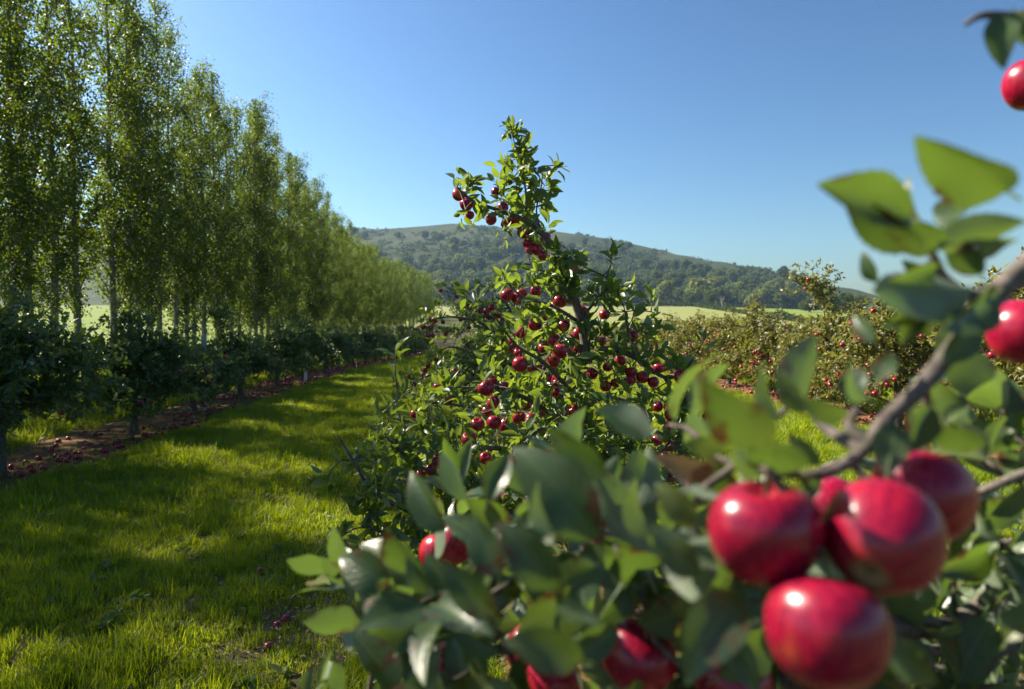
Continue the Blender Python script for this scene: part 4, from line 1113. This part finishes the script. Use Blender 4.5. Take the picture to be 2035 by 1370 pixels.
def grass(name, label, zones):
    Pp, S = [], []
    for x0, x1, y0, y1, dens, s0, s1 in zones:
        n = int((x1 - x0) * (y1 - y0) * dens)
        x = rng.uniform(x0, x1, n); yv = rng.uniform(y0, y1, n)
        wear = (np.exp(-(((x + 1.05 + .12 * np.sin(yv * 1.3)) / .26) ** 2)) * (.55 + .45 * np.sin(yv * 1.9 + 2.2)) * (yv < 9)) + 1.0 * np.exp(-(((x + 1.0) / .38) ** 2 + ((yv - 3.35) / .5) ** 2))
        tuft = .5 + .5 * np.sin(x * 3.1 + 1.3 * np.sin(yv * 2.3)) * np.sin(yv * 2.7 + 1.7 * np.sin(x * 1.9))
        soilm = np.zeros(n, bool)
        for a, b_ in ((-5.9, -4.42), (.05, 1.0), (5.6, 6.9), (11.25, 12.45)):
            soilm |= (x > a) & (x < b_)
        keepm = (rng.random(n) > np.minimum(wear, 1) * (.50 + .35 * np.sin(x * 9 + yv * 5) * np.sin(yv * 11))) & ((~soilm) | (rng.random(n) < .03))
        x, yv, tuft = x[keepm], yv[keepm], tuft[keepm]
        Pp.append(np.stack([x, yv, g(x, yv)], -1)); S.append(rng.uniform(s0, s1, len(x)) * (.72 + .55 * tuft))
    Pp = np.vstack(Pp); S = np.concatenate(S); n = len(Pp)
    me = bpy.data.meshes.new(name); me.vertices.add(n); me.vertices.foreach_set('co', Pp.astype(np.float32).ravel())
    a = me.attributes.new('scl', 'FLOAT', 'POINT'); a.data.foreach_set('value', S.astype(np.float32))
    rot = np.stack([rng.normal(0, .12, n), rng.normal(0, .12, n), rng.uniform(0, 6.28, n)], -1).astype(np.float32)
    a = me.attributes.new('rot', 'FLOAT_VECTOR', 'POINT'); a.data.foreach_set('vector', rot.ravel())
    a = me.attributes.new('idx', 'INT', 'POINT'); a.data.foreach_set('value', rng.integers(0, 8, n).astype(np.int32))
    me.materials.append(M_grass)
    o = obj(name, me); tag(o, label, 'grass', kind='stuff')
    ng = bpy.data.node_groups.new('scatter_grass', 'GeometryNodeTree')
    ng.interface.new_socket('Geometry', in_out='INPUT', socket_type='NodeSocketGeometry')
    ng.interface.new_socket('Geometry', in_out='OUTPUT', socket_type='NodeSocketGeometry')
    N = ng.nodes; Lk = ng.links
    gi, go = N.new('NodeGroupInput'), N.new('NodeGroupOutput')
    ip = N.new('GeometryNodeInstanceOnPoints'); ci = N.new('GeometryNodeCollectionInfo')
    ci.inputs['Collection'].default_value = clumps; ci.inputs['Separate Children'].default_value = True; ci.inputs['Reset Children'].default_value = True
    ip.inputs['Pick Instance'].default_value = True
    def na(nm, typ):
        q = N.new('GeometryNodeInputNamedAttribute'); q.data_type = typ; q.inputs['Name'].default_value = nm
        return q.outputs['Attribute']
    er = N.new('FunctionNodeEulerToRotation'); Lk.new(na('rot', 'FLOAT_VECTOR'), er.inputs[0])
    m2p = N.new('GeometryNodeMeshToPoints'); Lk.new(gi.outputs[0], m2p.inputs['Mesh'])
    Lk.new(m2p.outputs[0], ip.inputs['Points'])
    Lk.new(ci.outputs[0], ip.inputs['Instance'])
    Lk.new(na('idx', 'INT'), ip.inputs['Instance Index']); Lk.new(er.outputs[0], ip.inputs['Rotation']); Lk.new(na('scl', 'FLOAT'), ip.inputs['Scale'])
    Lk.new(ip.outputs[0], go.inputs[0])
    md = o.modifiers.new('scatter', 'NODES'); md.node_group = ng
    print(name, n)
    return o
grass('grass', 'short bright green grass of the orchard alley, dappled by poplar shade', [
    (-4.7, 1.2, 1.6, 6, 420, .75, 1.25), (-5.0, 1.2, 6, 11, 260, .9, 1.4), (-5.0, 1.2, 11, 20, 150, 1.1, 1.7), (-5.0, 1.2, 20, 34, 80, 1.4, 2.1), (-5.0, 1.2, 34, 62, 40, 1.8, 2.6),
    (-13, -5.7, 6, 24, 50, 1.5, 2.4), (-13, -5.7, 24, 60, 22, 2, 3), (1.0, 6, 3, 14, 130, 1.1, 1.7), (1.0, 6, 14, 40, 60, 1.5, 2.3), (6.8, 11.4, 6, 40, 36, 1.7, 2.6)])

n = 170
wx = rng.uniform(-4.3, -.2, n); wy = 2.6 + 11 * rng.random(n) ** 1.4
wc = np.stack([wx, wy, g(wx, wy) + .03], -1)
pos, dr, nm, sz = rosettes(wc, np.tile([0, 0, 1.], (n, 1)), (5, 9), (.04, .085), (.7, 1.35), .3, .008, .004)
M_weed = leaf_material('weed_leaf', [(.05, .10, .02), (.08, .13, .03), (.11, .15, .04)], (.25, .36, .02), .3, .5, .35)
tag(obj('weeds', leaf_cloud('weeds', pos, dr, nm, sz, T_lo, M_weed)), 'broad-leaved weeds dotted through the orchard grass', 'weeds', kind='stuff')

# ================================================================== haze
hz, t_ = new_mat('haze_air'); b = NB(t_)
pv = b.n('ShaderNodeVolumePrincipled', {'Color': (.48, .72, 1.0, 1), 'Density': .00014, 'Anisotropy': .25})
o_ = b.n('ShaderNodeOutputMaterial'); t_.links.new(pv.outputs[0], o_.inputs['Volume'])
x0, x1, y0, y1, zb, zt = -1520, 1520, -140, 1520, -9, 190
V = [(x, y_, z) for z in (zb, zt) for y_ in (y0, y1) for x in (x0, x1)]
F = [(0, 2, 3, 1), (4, 5, 7, 6), (0, 1, 5, 4), (2, 6, 7, 3), (0, 4, 6, 2), (1, 3, 7, 5)]
tag(obj('haze', mesh('haze', V, np.array(F), hz, False)), 'thin blue haze over the far hill', 'haze', kind='stuff')
